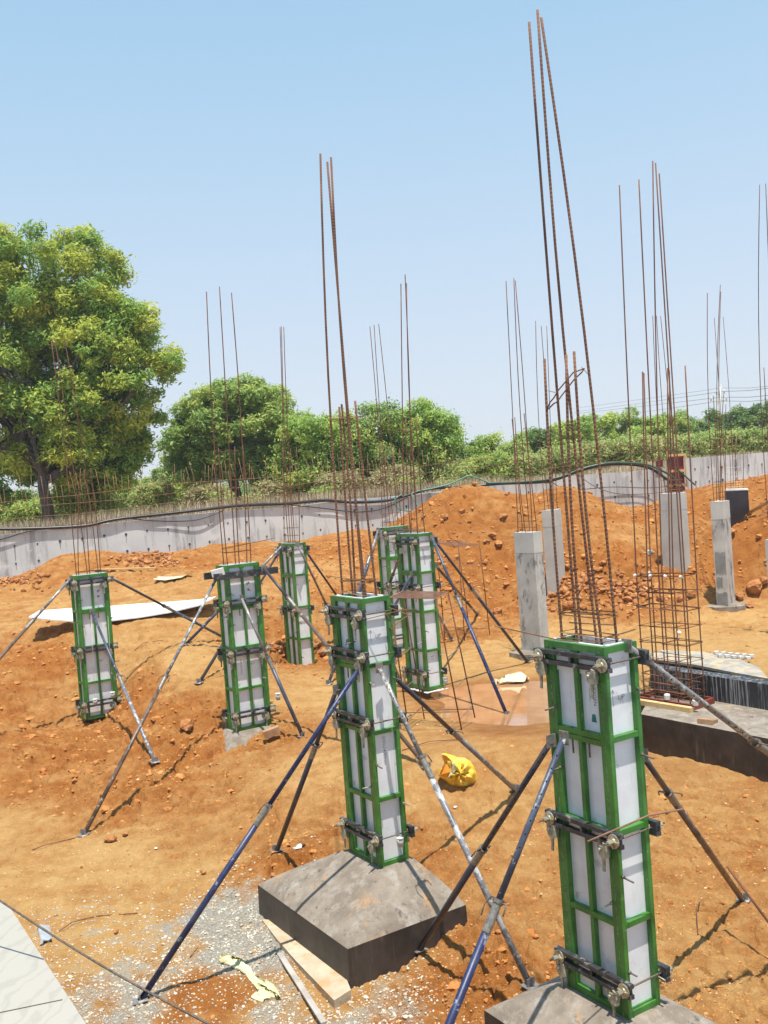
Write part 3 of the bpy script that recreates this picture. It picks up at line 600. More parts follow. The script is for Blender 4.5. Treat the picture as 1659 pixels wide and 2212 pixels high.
def writing(root, face, u, z, body, size, rot=0, hand=True, mat='ink', name='writing', lift=.0012):
    o_, ux, nx, wd, rib = FACES[face]; v, f = text_mb(body, size, hand); c_, s_ = math.cos(rot), math.sin(rot); mb = MB()
    mb.add([(u + a * c_ - b_ * s_, -.054 + lift, z + a * s_ + b_ * c_) for a, b_, _ in v], f)
    return part(name, turned(mb, o_, ux, nx), M[mat], root, local=True)
def flat(root, face, quads, mat, name, lift):
    o_, ux, nx, wd, rib = FACES[face]; mb = MB()
    for q in quads: mb.add([(u, -.054 + lift, z) for u, z in q], [tuple(range(len(q)))])
    return part(name, turned(mb, o_, ux, nx), M[mat], root, local=True)
def line_quads(pts, w_):
    out = []
    for (a, b_), (c_, d) in zip(pts[:-1], pts[1:]):
        l = math.hypot(c_ - a, d - b_); nx_, ny_ = -(d - b_) / l * w_ / 2, (c_ - a) / l * w_ / 2
        out.append([(a + nx_, b_ + ny_), (c_ + nx_, d + ny_), (c_ - nx_, d - ny_), (a - nx_, b_ - ny_)])
    return out
def formwork(label, front, wide_left, walers, splashed=.0, fatbar=None, extra=None, seed=0):
    """front = world point of the nearest top corner; wide_left: the wide side faces left (else right)"""
    rr = random.Random(seed)
    fr = np.array(front, float)
    if wide_left: cx = fr + DL * LW / 2 + DR * LN / 2; rz = GRID_L
    else: cx = fr + DL * LN / 2 + DR * LW / 2; rz = GRID_R
    root = thing('column_formwork', label, 'column formwork', (cx[0], cx[1], cx[2] - H), rz, 'green column formworks')
    for key, (o_, ux, nx, wd, rib) in FACES.items():
        rails = [.75, 1.5, 2.25] if not rib else [.75, 1.5, 2.225, 2.275]
        if rib: rails = [.75, 1.5, 2.22, 2.27]
        pn = part('panel_frame', cached(('panel_frame', key), lambda: turned(face_frame(wd, rib, rails if not rib else [.75, 1.5, 2.212, 2.262], 0, H), o_, ux, nx), M['green']), None, root)
        part('facing_sheet', cached(('facing_sheet', key), lambda: turned(MB().box(-wd / 2 + .04, wd / 2 - .04, -.075, -.054, .05, H - .05), o_, ux, nx), M['sheet']), None, pn)
    # slurry-filled joints between the panels
    jm = MB()
    for sx in (-1, 1):
        for sy in (-1, 1): jm.box(sx * (LN / 2 + .0005) - .001, sx * (LN / 2 + .0005) + .001, sy * .2915 - .0022, sy * .2915 + .0022, .01, H - .01)
    part('joint', jm, M['seam'], root, local=True)
    # inner lining edge and slurry round the open top
    tp = MB(); 
    for sx in (-1, 1): tp.box(sx * .135 - .014, sx * .135 + .014, -.29, .29, H - .25, H + .004)
    for sy in (-1, 1): tp.box(-.12, .12, sy * .304 - .013, sy * .304 + .013, H - .25, H + .004)
    tp.box(-.12, .12, -.29, .29, H - .28, H - .24)
    part('top_lining', tp, M['sheet'], root, local=True)
    sl_ = MB(); sl_r = random.Random(seed + 50)
    for i in range(int(26 * splashed)):
        a = sl_r.uniform(-.28, .28); sx = sl_r.choice((-1, 1)); sl_.rock((sx * .16, a, H + .004), sl_r.uniform(.008, .02), i + seed * 9, .35, 0)
    for (z, L) in walers: waler(root, z, L, True, clips=(True, True))
    if fatbar: waler(root, fatbar, 1.25, False, True, end=-.06)
    # bolts sticking out
    for i, (face, u, z, ln) in enumerate([('thin_front', -.15, 2.02, .10), ('thin_front', .16, 2.05, .13), ('thin_front', -.15, 1.14, .11), ('thin_front', .165, .66, .12), ('thin_front', .16, 2.62, .05), ('thin_front', -.15, .36, .09), ('thin_front', .16, .30, .1),
                                           ('wide_front', -.25, 2.45, .12), ('wide_front', .10, 2.50, .10), ('wide_front', .25, .93, .11), ('wide_front', -.25, 1.95, .08), ('thin_back', .15, 2.05, .12), ('thin_back', -.15, 1.0, .12), ('wide_back', .2, 2.3, .12), ('wide_back', -.2, 1.1, .12)]):
        if rr.random() < .2: continue
        o_, ux, nx, wd, rib = FACES[face]; z += rr.uniform(-.05, .05); b0 = np.array((o_[0] + u * ux[0], o_[1] + u * ux[1], z)); nn = np.array((nx[0], nx[1], 0)); tt = np.array((ux[0], ux[1], 0)); sd = (-.0 if face.startswith('thin') else 0)
        d = nn + tt * rr.uniform(-.1, .1) + np.array((0, 0, rr.uniform(-.15, .05)))
        k = MB().tube([b0 - nn * .03, b0 + d * ln], .0075, 7).tube([b0 + nn * .0, b0 + nn * .018], .014, 6)
        part('bolt', k, M['rod'] if i % 3 else M['clip'], root, local=True)
    # short drop rods below the double rail
    for u in (-.10, .09):
        o_, ux, nx, wd, rib = FACES['wide_front']; b0 = np.array((o_[0] + u * ux[0] , o_[1] + u * ux[1], 2.2)); nn = np.array((nx[0], nx[1], 0))
        part('hanging_rod', MB().tube([b0 - nn * .02, b0 - nn * .02 + np.array((0, 0, -.13))], .008, 7).tube([b0 - nn * .02 + np.array((0, 0, .09)), b0 - nn * .02 + np.array((0, 0, .065))], .014, 6), M['rod'], root, local=True)
    if extra: extra(root)
    bpy.context.view_layer.update()
    return root
# local y (wide) must run along DL for left type, along DR for right type; local -x face looks at the camera side
GRID_L = math.atan2(DR[1], DR[0])              # local x -> DR, local y -> rot90(DR) = DL side
GRID_R = GRID_L + PI / 2                        # local x -> DL ; mirrored below
# local frame of right type: x -> DL, y -> -DR : visible thin face is then 'thin_back', wide visible is 'wide_front'
FORM = {}
def top_c(k): return FORM[k]['front']
FORM_FRONT = {'G': (1.654, 7.595, -1.408), 'F': (-.317, 10.579, -1.23), 'A': (-6.469, 19.869, -1.396), 'B': (-2.928, 17.219, -1.226), 'C': (-2.193, 22.392, -1.189), 'E': (.588, 18.296, -.964), 'D': (-.02, 23.3, -1.02)}
def loc(k, u, v, z):      # world point of column k: u metres from the near corner along DL, v along DR, z below the top
    return np.array(FORM_FRONT[k]) + DL * u + DR * v + np.array((0, 0, z))

def up_mark(root, face='thin_front'):
    flat(root, face, line_quads([(-.07, 2.50), (-.07, 2.63)], .004) + line_quads([(-.092, 2.60), (-.07, 2.635), (-.05, 2.60)], .004), 'ink', 'arrow_mark', .0016)
    writing(root, face, .02, 2.56, 'UP', .062)
def label_sticker(root, u, z, face='wide_front', wordy=True, h=.42):
    flat(root, face, [[(u - .05, z - h / 2), (u + .05, z - h / 2), (u + .055, z + h / 2), (u - .045, z + h / 2)]], 'label', 'sticker', .0012)
    if wordy:
        writing(root, face, u + .022, z + .04, 'NEXGEN', .046, -PI / 2, False, 'ink_grey', 'sticker_print', .0022)
        flat(root, face, [[(u - .03, z - .19), (u + .03, z - .19), (u + .018, z - .125), (u - .018, z - .125)]] , 'ink_green', 'sticker_crate', .0022)
        flat(root, face, [[(u - .024, z + .155), (u + .016, z + .155), (u + .016, z + .165), (u - .024, z + .165)], [(u - .024, z + .13), (u + .02, z + .13), (u + .02, z + .137), (u - .024, z + .137)]] + line_quads([(u - .03, z - .02), (u - .03, z + .09)], .004), 'ink_grey', 'sticker_print', .0022)
    else:
        flat(root, face, [[(u - .03, z + .0), (u - .012, z + .0), (u - .012, z + .05), (u - .03, z + .05)], [(u - .005, z + .02), (u + .02, z + .02), (u + .02, z + .06), (u - .005, z + .06)], [(u - .02, z - .10), (u + .01, z - .10), (u + .01, z - .06), (u - .02, z - .06)]], 'ink_grey', 'sticker_print', .0022)
def exG(r_): up_mark(r_); label_sticker(r_, .135, 2.55)
def exF(r_): up_mark(r_); label_sticker(r_, -.12, 2.45, wordy=False); writing(r_, 'thin_front', .0, 1.28, '300x2400mm', .062, -PI / 2)
def exE(r_): writing(r_, 'thin_front', -.02, 2.55, '300x2400mm', .060, -PI / 2 + .12); flat(r_, 'thin_front', line_quads([(-.03, .62), (.05, .63)], .008) + line_quads([(-.02, .57), (.03, .575)], .006), 'ink', 'scribble', .0016)
def exB(r_): label_sticker(r_, .12, 2.6, wordy=False, h=.3); writing(r_, 'wide_front', -.14, 1.15, '300x2400mm', .055, -PI / 2)
def exA(r_): label_sticker(r_, .14, 2.6, wordy=False, h=.3)
FORM['G'] = formwork('nearest green column formwork, at the right, with a printed label and UP written on it', FORM_FRONT['G'], True, [(2.87, .86), (1.47, .86), (.27, .86)], .1, extra=exG, seed=1)
FORM['F'] = formwork('green column formwork in the middle, standing on the brown pyramid footing, UP on its side', FORM_FRONT['F'], True, [(2.83, .86), (2.36, .86), (1.62, .86), (.33, .86)], .8, extra=exF, seed=2)
FORM['A'] = formwork('green column formwork farthest left, its foot sunk in the orange slope', FORM_FRONT['A'], False, [(2.86, .86), (1.45, .86), (.32, .86)], .8, extra=exA, seed=3)
FORM['B'] = formwork('second green formwork from the left, with a long black bar clamped across its top', FORM_FRONT['B'], False, [(2.32, .86), (1.42, .86), (.3, .86)], 1, fatbar=2.82, extra=exB, seed=4)
FORM['C'] = formwork('green column formwork half buried by lumps of earth, in front of the long concrete wall', FORM_FRONT['C'], True, [(2.86, .86), (1.45, .86)], .8, seed=5)
FORM['E'] = formwork('green column formwork behind the middle one, with handwriting down its right side', FORM_FRONT['E'], True, [(2.85, .86), (1.98, .86), (.32, .86)], .8, extra=exE, seed=6)
FORM['D'] = formwork('green column formwork mostly hidden behind another, left of the earth mound', FORM_FRONT['D'], False, [(2.86, .86), (1.62, .86), (.32, .86)], .6, seed=7)

# ================================================================== PROPS
def prop(label, a, b, m1, m2, split=.45, r=.033, sleeve=True, foot='plate', holes=False, head=True, cat='steel prop', splash=None):
    """adjustable steel prop from head a (at the formwork) to foot b (on the ground)"""
    a = Vector(a); b = Vector(b); d = (b - a); L = d.length; d.normalize()
    t = thing('steel_prop', label, cat, tuple(b), 0, 'slanting steel props bracing the formworks')
    s1 = a + d * (L * split); s2 = s1 + d * .26
    part('inner_tube', MB().tube([a, s1 + d * .05], r * .80, 12), M[m1], t)
    part('outer_tube', MB().tube([s1 + d * .02, b], r, 12), M[m2], t)
    if sleeve:
        k = MB(); n_ = 22; pts = [s1 + d * (.26 * i / n_) for i in range(n_ + 1)]
        k.tube(pts, [r * (1.12 if i % 2 else 1.03) for i in range(n_ + 1)], 12)
        part('threaded_sleeve', k, M['sleeve'], t)
        x = d.cross(Vector((0, 0, 1))).normalized(); y = d.cross(x)
        k = MB().tube([s1 - d * .005 - x * r * 1.0, s1 - d * .005 - x * r * 2.4], .007, 6).tube([s1 - x * (r + .02), s1 + x * (r + .05), s1 + x * (r + .075) + d * .07 - y * .02, s1 + x * (r + .05) + d * .16 - y * .03], .006, 6)
        k.loft([[s1 + d * e + x * math.cos(q * PI / 6) * rr_2 + y * math.sin(q * PI / 6) * rr_2 for q in range(12)] for e, rr_2 in ((.0, r * 1.35), (.03, r * 1.35))])
        k.tube([s1 + d * .015 - x * r * 1.2, s1 + d * .015 - x * (r * 1.2 + .05), s1 + d * .10 - x * (r * 1.2 + .065)], .007, 6)
        part('collar_pin', k, M['rod'], t)
    if holes:
        x = d.cross(Vector((0, 0, 1))).normalized(); k = MB(); n_ = int(L * split / .11)
        v_ = (a + b) / 2; side = (-v_).normalized(); side = (side - d * side.dot(d)).normalized()
        for i in range(1, n_):
            c_ = a + d * (i * .11 + .04); k.tube([c_ + side * (r * .70), c_ + side * (r * .80 + .0012)], .0072, 8)
        part('pin_holes', k, M['dark_hole'], t)
    if head:
        h = Vector((d.x, d.y, 0)).normalized(); s_ = h.cross(Vector((0, 0, 1)))
        c_ = a - d * .01
        part('head_plate', MB().bar(c_ - Vector((0, 0, .055)) , c_ + Vector((0, 0, .055)), .10, .012, tuple(h)), M['sleeve'], t)
    if foot == 'plate':
        x = Vector((d.x, d.y, 0)).normalized(); y = x.cross(Vector((0, 0, 1))); sl_ = 0.12
        k = MB(); c_ = b + Vector((0, 0, .006)); k.bar(c_ - x * .075 + Vector((0, 0, .02)), c_ + x * .075, .15, .008)
        k.bar(c_ - y * .03 + Vector((0, 0, .0)), c_ - y * .03 + Vector((0, 0, .09)), .05, .008, tuple(x)).bar(c_ + y * .03, c_ + y * .03 + Vector((0, 0, .09)), .05, .008, tuple(x))
        part('base_plate', k, M['p_grey'], t)
    return t
def onform(k, px, py, out=.05):       # point on the near side of column k seen at (px, py)
    return P(px, py, FORM_FRONT[k][1] - out)
def pf(k, px, py, Y=None): return P(px, py, Y if Y else FORM_FRONT[k][1] - .03)
PROPS = [
 ('long worn prop from the left top of the far left formwork out of the picture', pf('A', 152, 1250, 20.1), P(-40, 1466, 18.6), 'p_white', 'p_brown', .42),
 ('dark prop slanting right from the top of the far left formwork', pf('A', 243, 1250, 20.2), G(500, 1384), 'p_dark', 'p_bluegrey', .40),
 ('pale slurry covered prop in front of the far left formwork', pf('A', 199, 1322, 19.9), G(335, 1650), 'p_bluegrey', 'p_white', .47),
 ('very long brown prop leaning from the second formwork top down to the left', pf('B', 467, 1250, 17.3), G(180, 1800), 'p_white', 'p_brown', .42),
 ('dark prop from the right end of the long black bar toward the middle formwork', pf('B', 570, 1228, 17.5), P(770, 1472, 15.6), 'p_dark', 'p_brown', .28),
 ('blue grey prop in front of the second formwork, white splashed at its foot', pf('B', 522, 1293, 17.15), G(655, 1595), 'p_grey', 'p_bluegrey', .42),
 ('pale prop crossing behind the second formwork from the half buried one', pf('C', 608, 1181, 22.3), G(400, 1390), 'p_white', 'p_bluegrey', .45),
 ('dark prop behind the second formwork, its foot low at the left', pf('C', 600, 1197, 22.4), G(430, 1480), 'p_dark', 'p_dark', .25),
 ('grey prop in front of the right face of the half buried formwork', pf('C', 643, 1176, 22.25), G(737, 1376), 'p_grey', 'p_bluegrey', .62),
 ('dark prop right of the half buried formwork', pf('C', 663, 1194, 22.6), G(778, 1362), 'p_dark', 'p_dark', .55),
 ('pale prop leaning left from the formwork mostly hidden at the back', pf('D', 817, 1146, 23.3), P(784, 1248, 22.3), 'p_grey', 'p_bluegrey', .55),
 ('dark brown prop beside the pale one at the hidden formwork', pf('D', 815, 1162, 23.5), P(787, 1246, 22.9), 'p_brown', 'p_dark', .5),
 ('pale prop from the hidden formwork passing behind the one in front', pf('D', 856, 1148, 23.2), G(976, 1384), 'p_white', 'p_grey', .6),
 ('dark prop standing just left of the formwork with the handwriting', pf('E', 868, 1190, 18.6), G(826, 1303), 'p_dark', 'p_dark', .35),
 ('short grey blue prop on the left face of the formwork with the handwriting', pf('E', 889, 1241, 18.3), G(748, 1500), 'p_bluegrey', 'p_bluegrey', .5),
 ('long blue prop from the top of the formwork with handwriting to the puddle edge', pf('E', 934, 1163, 18.4), G(1097, 1556), 'p_bluegrey', 'p_blue', .34),
 ('long dark prop ending beside the nearest bare concrete column', pf('E', 943, 1172, 18.7), G(1140, 1425), 'p_dark', 'p_dark', .36),
 ('dark prop behind the long blue one right of the handwritten formwork', pf('E', 942, 1222, 19.2), G(1032, 1330), 'p_dark', 'p_dark', .6),
 ('longest blue prop, from the middle formwork down to the gravel at bottom left', pf('F', 773, 1448, 10.5), G(303, 2163), 'p_blue', 'p_blue', .42),
 ('dark purple brown prop behind the longest blue one', pf('F', 727, 1490, 11.1), G(598, 1848), 'p_dark', 'p_dark', .30),
 ('grey prop splashed with mortar running from the middle formwork between the two near footings', pf('F', 820, 1444, 10.6), G(1148, 2142), 'p_grey', 'p_white', .30),
 ('dark prop with pin holes from the right of the middle formwork', pf('F', 851, 1462, 10.85), G(1115, 1712), 'p_dark', 'p_grey', .42),
 ('grey prop with pin holes running out of the picture at the right', pf('G', 1356, 1396, 7.75), P(1700, 1655, 8.9), 'p_grey', 'p_bluegrey', .78),
 ('rust brown prop at the lower right of the nearest formwork', pf('G', 1388, 1632, 8.1), G(1605, 1940), 'p_dark', 'p_brown', .20),
 ('dark prop with pin holes whose foot plate stands by the pyramid footing', pf('G', 1190, 1602, 8.1), G(905, 2055), 'p_dark', 'p_dark', .45),
 ('bright blue prop leaving the picture at the bottom, left of the nearest formwork', pf('G', 1217, 1596, 7.75), P(935, 2300, 6.9), 'p_bluegrey', 'p_blue', .52)]
for i, (lab, a, b_, m1, m2, sp_) in enumerate(PROPS):
    a = a.copy()
    if i in (0, 4, 10, 11, 22, 25):                    # carry the prop on down to the ground
        d_ = b_ - a; s_ = 1.0
        while s_ < 6 and (a + d_ * s_)[2] > gz_at((a + d_ * s_)[0], (a + d_ * s_)[1]): s_ += .02
        b_ = a + d_ * s_; sp_ = sp_ / s_
    prop(lab, a, b_, m1, m2, sp_, holes=i in (18, 20, 21, 22, 24, 25), foot='plate')
# square cap on the head of the long prop at the second formwork
solo('mortar_pan', MB().bar(P(457, 1240, 17.15), P(484, 1233, 17.2), .14, .12), M['mortar'], 'white mortar crusted block on top of the second formwork left corner', 'mortar block')

# ================================================================== REBAR CAGES
def cage(label, cat, base, wide, nar, uw, un, z0, tops, stirrups, r=.0095, zdrop=0, mat='rebar', blocks=(), smat='rebar_orange', group='rebar cages on the column grid', closed_top=None):
    """base: near corner (top of concrete); bars at corners and mid points. tops: list of picture positions, left to right, None = skip"""
    base = np.array(base, float); n2 = max(2, len(tops) // 2); pos = []
    for j in (0, 1):
        for i in range(n2): pos.append(base + uw * wide * i / (n2 - 1) + un * nar * j)
    pos = sorted(pos, key=lambda p: (p[0] / p[1])); pos = pos[:len(tops)]
    t = thing('rebar_cage', label, cat, tuple(base), 0, group)
    for p, tp in zip(pos, tops):
        if tp is None: continue
        q = P(tp[0], tp[1], p[1] + (tp[2] if len(tp) > 2 else 0)); pts = [Vector((p[0], p[1], base[2] - z0))]; p0 = Vector((p[0], p[1], base[2] - zdrop))
        q = Vector(q); n_ = 8; bow = Vector((rnd.uniform(-.03, .03), rnd.uniform(-.03, .03), 0)) * (q.z - p0.z) * .4
        # upright through the stirrups, then slowly leaning to its tip
        up_ = Vector((q.x - p0.x, q.y - p0.y, 0))
        for k in range(1, n_ + 1):
            f = k / n_; h = base[2] - zdrop + (q.z - base[2] + zdrop) * f
            pts.append(Vector((p0.x, p0.y, 0)) + up_ * (f * .75 + f * f * .25) + Vector((0, 0, h)) + bow * math.sin(PI * f))
        pts = pts[:1] + [Vector((p0.x, p0.y, base[2] - zdrop))] + pts[1:]
        part('vertical_bar', MB().tube(pts, r, 8), M[mat], t)
    for zz, skew, ext in stirrups:
        k = MB(); c_ = [base + np.array((0, 0, zz)), base + uw * wide + np.array((0, 0, zz + skew)), base + uw * wide + un * nar + np.array((0, 0, zz + skew)), base + un * nar + np.array((0, 0, zz))]
        g = r + .005; ctr = (c_[0] + c_[2]) / 2; c_ = [p + (p - ctr) * np.array((1, 1, 0)) / max(np.linalg.norm((p - ctr)[:2]), .01) * g * 1.4 for p in c_]
        k.tube(c_, .0055 if r > .007 else .0045, 5, closed=True)
        if ext: k.tube([c_[0] - uw * .04, c_[1] + uw * ext + np.array((0, 0, .05))], .0055, 5)
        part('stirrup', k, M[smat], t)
    for p_ in blocks: part('cover_block', MB().rock(p_, .035, int(p_[0] * 99) % 999, .8, 0), M['mortar'], t)
    return t
iw, inn = .46, .17                                       # bar rectangle inside a formwork
def form_base(k, wide_left):
    o_ = np.array(FORM_FRONT[k]); return o_ + (DL * .12 + DR * .10 if wide_left else DL * .10 + DR * .12)
c = cage('tallest rebar cage of six ribbed bars rising from the nearest formwork', 'rebar cage', form_base('G', True), iw, inn, DL, DR, .5,
     [(1176, 775), (1143, 48), (1223, 766), (1161, 22), (1240, 759), (1169, 38)], [(.02, 0, 0), (.05, .01, 0), (.21, .0, 0), (.24, -.01, 0)], .0112, mat='rebar_rib')
# bent tie slung between the tall bars
part('bent_tie', MB().tube([P(1181, 886, 7.9), P(1188, 869, 7.9), P(1196, 860, 7.85), P(1206, 843, 7.85), P(1238, 805, 7.8), P(1262, 796, 7.8), P(1257, 804, 7.9), P(1240, 820, 7.9), P(1212, 856, 7.95), P(1204, 868, 7.9), P(1196, 872, 7.95), P(1186, 882, 8.0)], .006, 6, closed=True).tube([P(1256, 793, 7.8), P(1270, 808, 7.8)], .0025, 5).tube([P(1184, 844, 7.8), P(1200, 848, 7.8)], .0025, 5), M['rebar'], c)
part('tie_bar', MB().tube([P(1068, 1352, 7.75), P(1205, 1382, 7.85), P(1290, 1390, 7.95)], .006, 6), M['rebar_orange'], c)
part('tie_bar', MB().tube([P(1250, 1390, 8.3), P(1345, 1368, 7.9), P(1372, 1359, 7.8)], .006, 6), M['rebar_orange'], c)
part('tie_bar', MB().tube([P(1230, 1345, 8.3), P(1330, 1350, 8.1)], .006, 6), M['rebar_orange'], c)
c = cage('thick ribbed rebar cage rising from the middle formwork', 'rebar cage', form_base('F', True), iw, inn, DL, DR, .5,
     [(692, 332), (733, 879), (738, 873), (707, 350), (715, 340), (767, 866)], [(.02, .02, 0), (.16, .01, 0), (.19, -.03, .22), (2.02, .01, 0)], .0122, mat='rebar_rib')
part('tie_bar', MB().tube([P(790, 1338, 10.6), P(868, 1318, 10.6), P(896, 1316, 10.5)], .0045, 6).tube([P(840, 1312, 10.7), P(890, 1331, 10.6)], .0045, 6).tube([P(845, 1342, 10.7), P(832, 1323, 10.7)], .004, 6), M['rebar_orange'], c)
cage('thin rebar cage of the far left formwork, standing before the big tree', 'rebar cage', form_base('A', False), iw, inn, DR, DL, .5,
     [(111, 736), (174, 1012), (119, 733), (182, 1014), (140, 734), (195, 1012)], [(2.05, .0, 0), (.06, 0, 0)], .0095, smat='rebar')
cage('rebar cage of three long bars spread apart above the second formwork', 'rebar cage', form_base('B', False), iw, inn, DR, DL, .5,
     [(446, 630), (472, 968), (474, 619), (507, 965), (500, 632), (524, 962)], [(2.05, 0, 0), (.22, 0, .0), (.30, .05, .5)], .0095, smat='rebar')
cage('thin rebar cage of the half buried formwork before the green trees', 'rebar cage', form_base('C', True), iw, inn, DL, DR, .5,
     [(605, 706), (611, 966), (608, 705), (628, 968), (613, 706), (640, 966)], [(2.02, 0, 0), (.17, 0, 0), (.35, 0, 0), (.02, 0, 0)], .009)
cage('thin rebar cage leaning left above the formwork hidden at the back', 'rebar cage', form_base('D', False), iw, inn, DR, DL, .5,
     [(799, 705), (822, 968), (808, 702), (834, 976), (818, 700), (845, 970)], [(1.95, 0, 0), (.12, 0, 0), (.33, 0, 0)], .009)
cage('rebar cage above the formwork with the handwriting', 'rebar cage', form_base('E', True), iw, inn, DL, DR, .5,
     [(866, 613), (877, 904), (875, 593), (886, 906), (878, 612), (899, 908)], [(1.98, 0, 0), (.04, 0, .35), (.07, 0, 0)], .0098)

# ================================================================== BARE CONCRETE COLUMNS
def concrete_column(label, px_l, px_m, px_r, py_top, Y, yaw_deg, wide_left, zb, cagelab, tops, stir, lift=0, patches=(), foot=None, w_=.6, n_=.3, wall=None, white_base=True):
    f = P(px_m, py_top, Y); yaw = rad(yaw_deg); dl = np.array([-math.cos(yaw), math.sin(yaw), 0]); dr = np.array([math.sin(yaw), math.cos(yaw), 0])
    a, b_ = (dl * w_, dr * n_) if wide_left else (dl * n_, dr * w_)
    t = thing('concrete_column', label, 'concrete column', (f[0], f[1], zb), 0, 'bare concrete columns')
    c0 = [f, f + b_, f + a + b_, f + a]; lj = f[2] - .46; g = .006
    ctr = f + (a + b_) / 2
    def ring(z, grow=0, jit=0):
        return [(p[0] + (p[0] - ctr[0]) * grow, p[1] + (p[1] - ctr[1]) * grow, z) for p in c0]
    part('lower_shaft', MB().loft([ring(zb - .3), ring(lj)]), M['concrete_dark'] if foot else M['concrete'], t)
    part('upper_shaft', MB().loft([ring(lj + .001, .014), ring(f[2], .014)]), M['concrete'], t)
    k = MB()
    for i in range(14):
        q = f + a * rnd.uniform(.05, .95) + b_ * rnd.uniform(.05, .95); k.rock((q[0], q[1], f[2]), rnd.uniform(.02, .05), i, .3, 0)
    part('rough_top', k, M['mortar'], t)
    if foot:
        z = foot; cc = [(ctr[0] + (.52 + .07 * math.sin(3 * q) + .03 * math.sin(7 * q)) * math.cos(q), ctr[1] + (.42 + .07 * math.cos(2 * q)) * math.sin(q)) for q in np.linspace(0, 2 * PI, 34)[:-1]]
        part('mortar_skirt', MB().loft([[(x, y, z - .2) for x, y in cc], [(x, y, z + .03) for x, y in cc], [(ctr[0] + (x - ctr[0]) * .75, ctr[1] + (y - ctr[1]) * .75, z + .07) for x, y in cc]]), M['footing_top'], t)
    un_, uw_ = (dr, dl) if wide_left else (dl, dr)
    base = f + uw_ * .07 + un_ * .07
    if tops: cage(cagelab, 'rebar cage', base, w_ - .14, n_ - .14, uw_, un_, .2, tops, stir, .0095)
    return t
concrete_column('nearest bare concrete column, tall, grey and weathered at its foot, beside the puddle', 1106, 1151, 1163, 1150, 21.0, 50, True, -4.05,
   'rebar cage sprouting from the nearest bare concrete column', [(1093, 607), (1106, 905), (1112, 901), (1110, 601), (1113, 606), (1132, 893)], [(.10, 0, 0), (.24, 0, 0), (1.95, 0, 0)], foot=-3.95, w_=.56, n_=.29)
concrete_column('bare concrete column partly buried in the second earth mound', 1184, 1191, 1228, 1102, 26.7, 36, False, -3.5,
   'thin rebar cage on the column buried in the mound', [(1157, 693), (1176, 1010), (1169, 704), (1186, 1005), (1181, 704), (1200, 1005)], [(.12, 0, 0), (.27, 0, 0), (.42, 0, 0), (.57, 0, 0), (1.4, 0, 0)], )
concrete_column('bare light grey concrete column behind the tall rebar cage', 1431, 1467, 1489, 1065, 26.3, 50, True, -3.3,
   'thin rebar cage on the column behind the tall cage', [(1410, 682), (1424, 1000), (1418, 682), (1432, 950), (1427, 683), (1452, 960)], [(.1, 0, 0), (.22, 0, 0), (.36, 0, 0)], w_=.66, n_=.34)
concrete_column('bare concrete column at the right with grey repair patches', 1527, 1560, 1616, 1083, 24.6, 36, False, -3.78,
   'rebar cage on the patched column at the right', [(1528, 633), (1541, 855), (1556, 615), (1563, 852), (1557, 630), (1568, 873)], [(.08, 0, 0), (.22, 0, 0), (.36, 0, 0), (.5, 0, 0)], foot=-3.78)
concrete_column('bare concrete column cut off by the right edge of the picture', 1652, 1709, 1720, 1166, 21.0, 50, True, -3.75,
   'long rebar leaning at the right edge of the picture', [(1641, 399), (1650, 794), (1654, 397), None, (1668, 420), (1700, 800)], [(.12, 0, 0), (.3, 0, 0)])
# repair patches on the right column
p0 = P(1560, 1210, 24.6)
yaw = rad(36); dl36 = np.array([-math.cos(yaw), math.sin(yaw), 0]); dr36 = np.array([math.sin(yaw), math.cos(yaw), 0])
cc = [o for o in bpy.data.objects if o.get('label', '').startswith('bare concrete column at the right')][0]
fx = P(1560, 1083, 24.6)
def patch(u0, u1, z0, z1, seed):
    r_ = random.Random(seed); pts = []
    for i in range(9): pts.append((u0 + (u1 - u0) * i / 8, z0 + r_.uniform(-.04, .04)))
    for i in range(9): pts.append((u1 - (u1 - u0) * i / 8, z1 + r_.uniform(-.03, .03)))
    return [fx + dl36 * u + np.array((0, 0, z)) for u, z in pts]
k = MB()
for q in ((.01, .27, -1.85, -1.3, 1), (.02, .28, -2.85, -2.35, 2), (.12, .27, -2.2, -1.95, 3)):
    k.prism(patch(*q), -dr36 * .006 - np.array((0, 0, 0)))
part('repair_patch', k, M['stain'], cc)

# black coated corbel block behind the right column
blk = [P(1547, 1062, 27.2), P(1572, 1060, 27.2), P(1616, 1059, 27.8), P(1619, 1104, 27.8), P(1580, 1146, 27.2), P(1560, 1146, 27.2), P(1547, 1100, 27.2)]
t = thing('coated_column', 'black coated concrete block with a pale top edge behind the patched column', 'coated column', tuple(P(1585, 1146, 27.5)))
part('coated_body', MB().prism([P(1568, 1061, 27.0), P(1616, 1059, 27.6), P(1619, 1104, 27.6), P(1574, 1150, 27.0)], (.10, .40, 0)), M['black_face'], t)
part('pale_top', MB().prism([P(1567, 1061, 26.99), P(1617, 1058.5, 27.59), P(1616, 1055, 27.6), P(1568, 1057, 27.0)], (.10, .38, 0)), M['mortar'], t)
cage('thin whitened rebar cage above the black coated block', 'rebar cage', P(1585, 1058, 27.6), .5, .25, np.array([.8, .6, 0]), np.array([-.6, .8, 0]), .2,
   [(1543, 686), (1574, 940), (1562, 684), (1590, 950), (1580, 930), (1605, 955)], [(.08, 0, 0), (.22, 0, 0), (.36, 0, 0), (.5, 0, 0), (.64, 0, 0)], .008, smat='mortar')

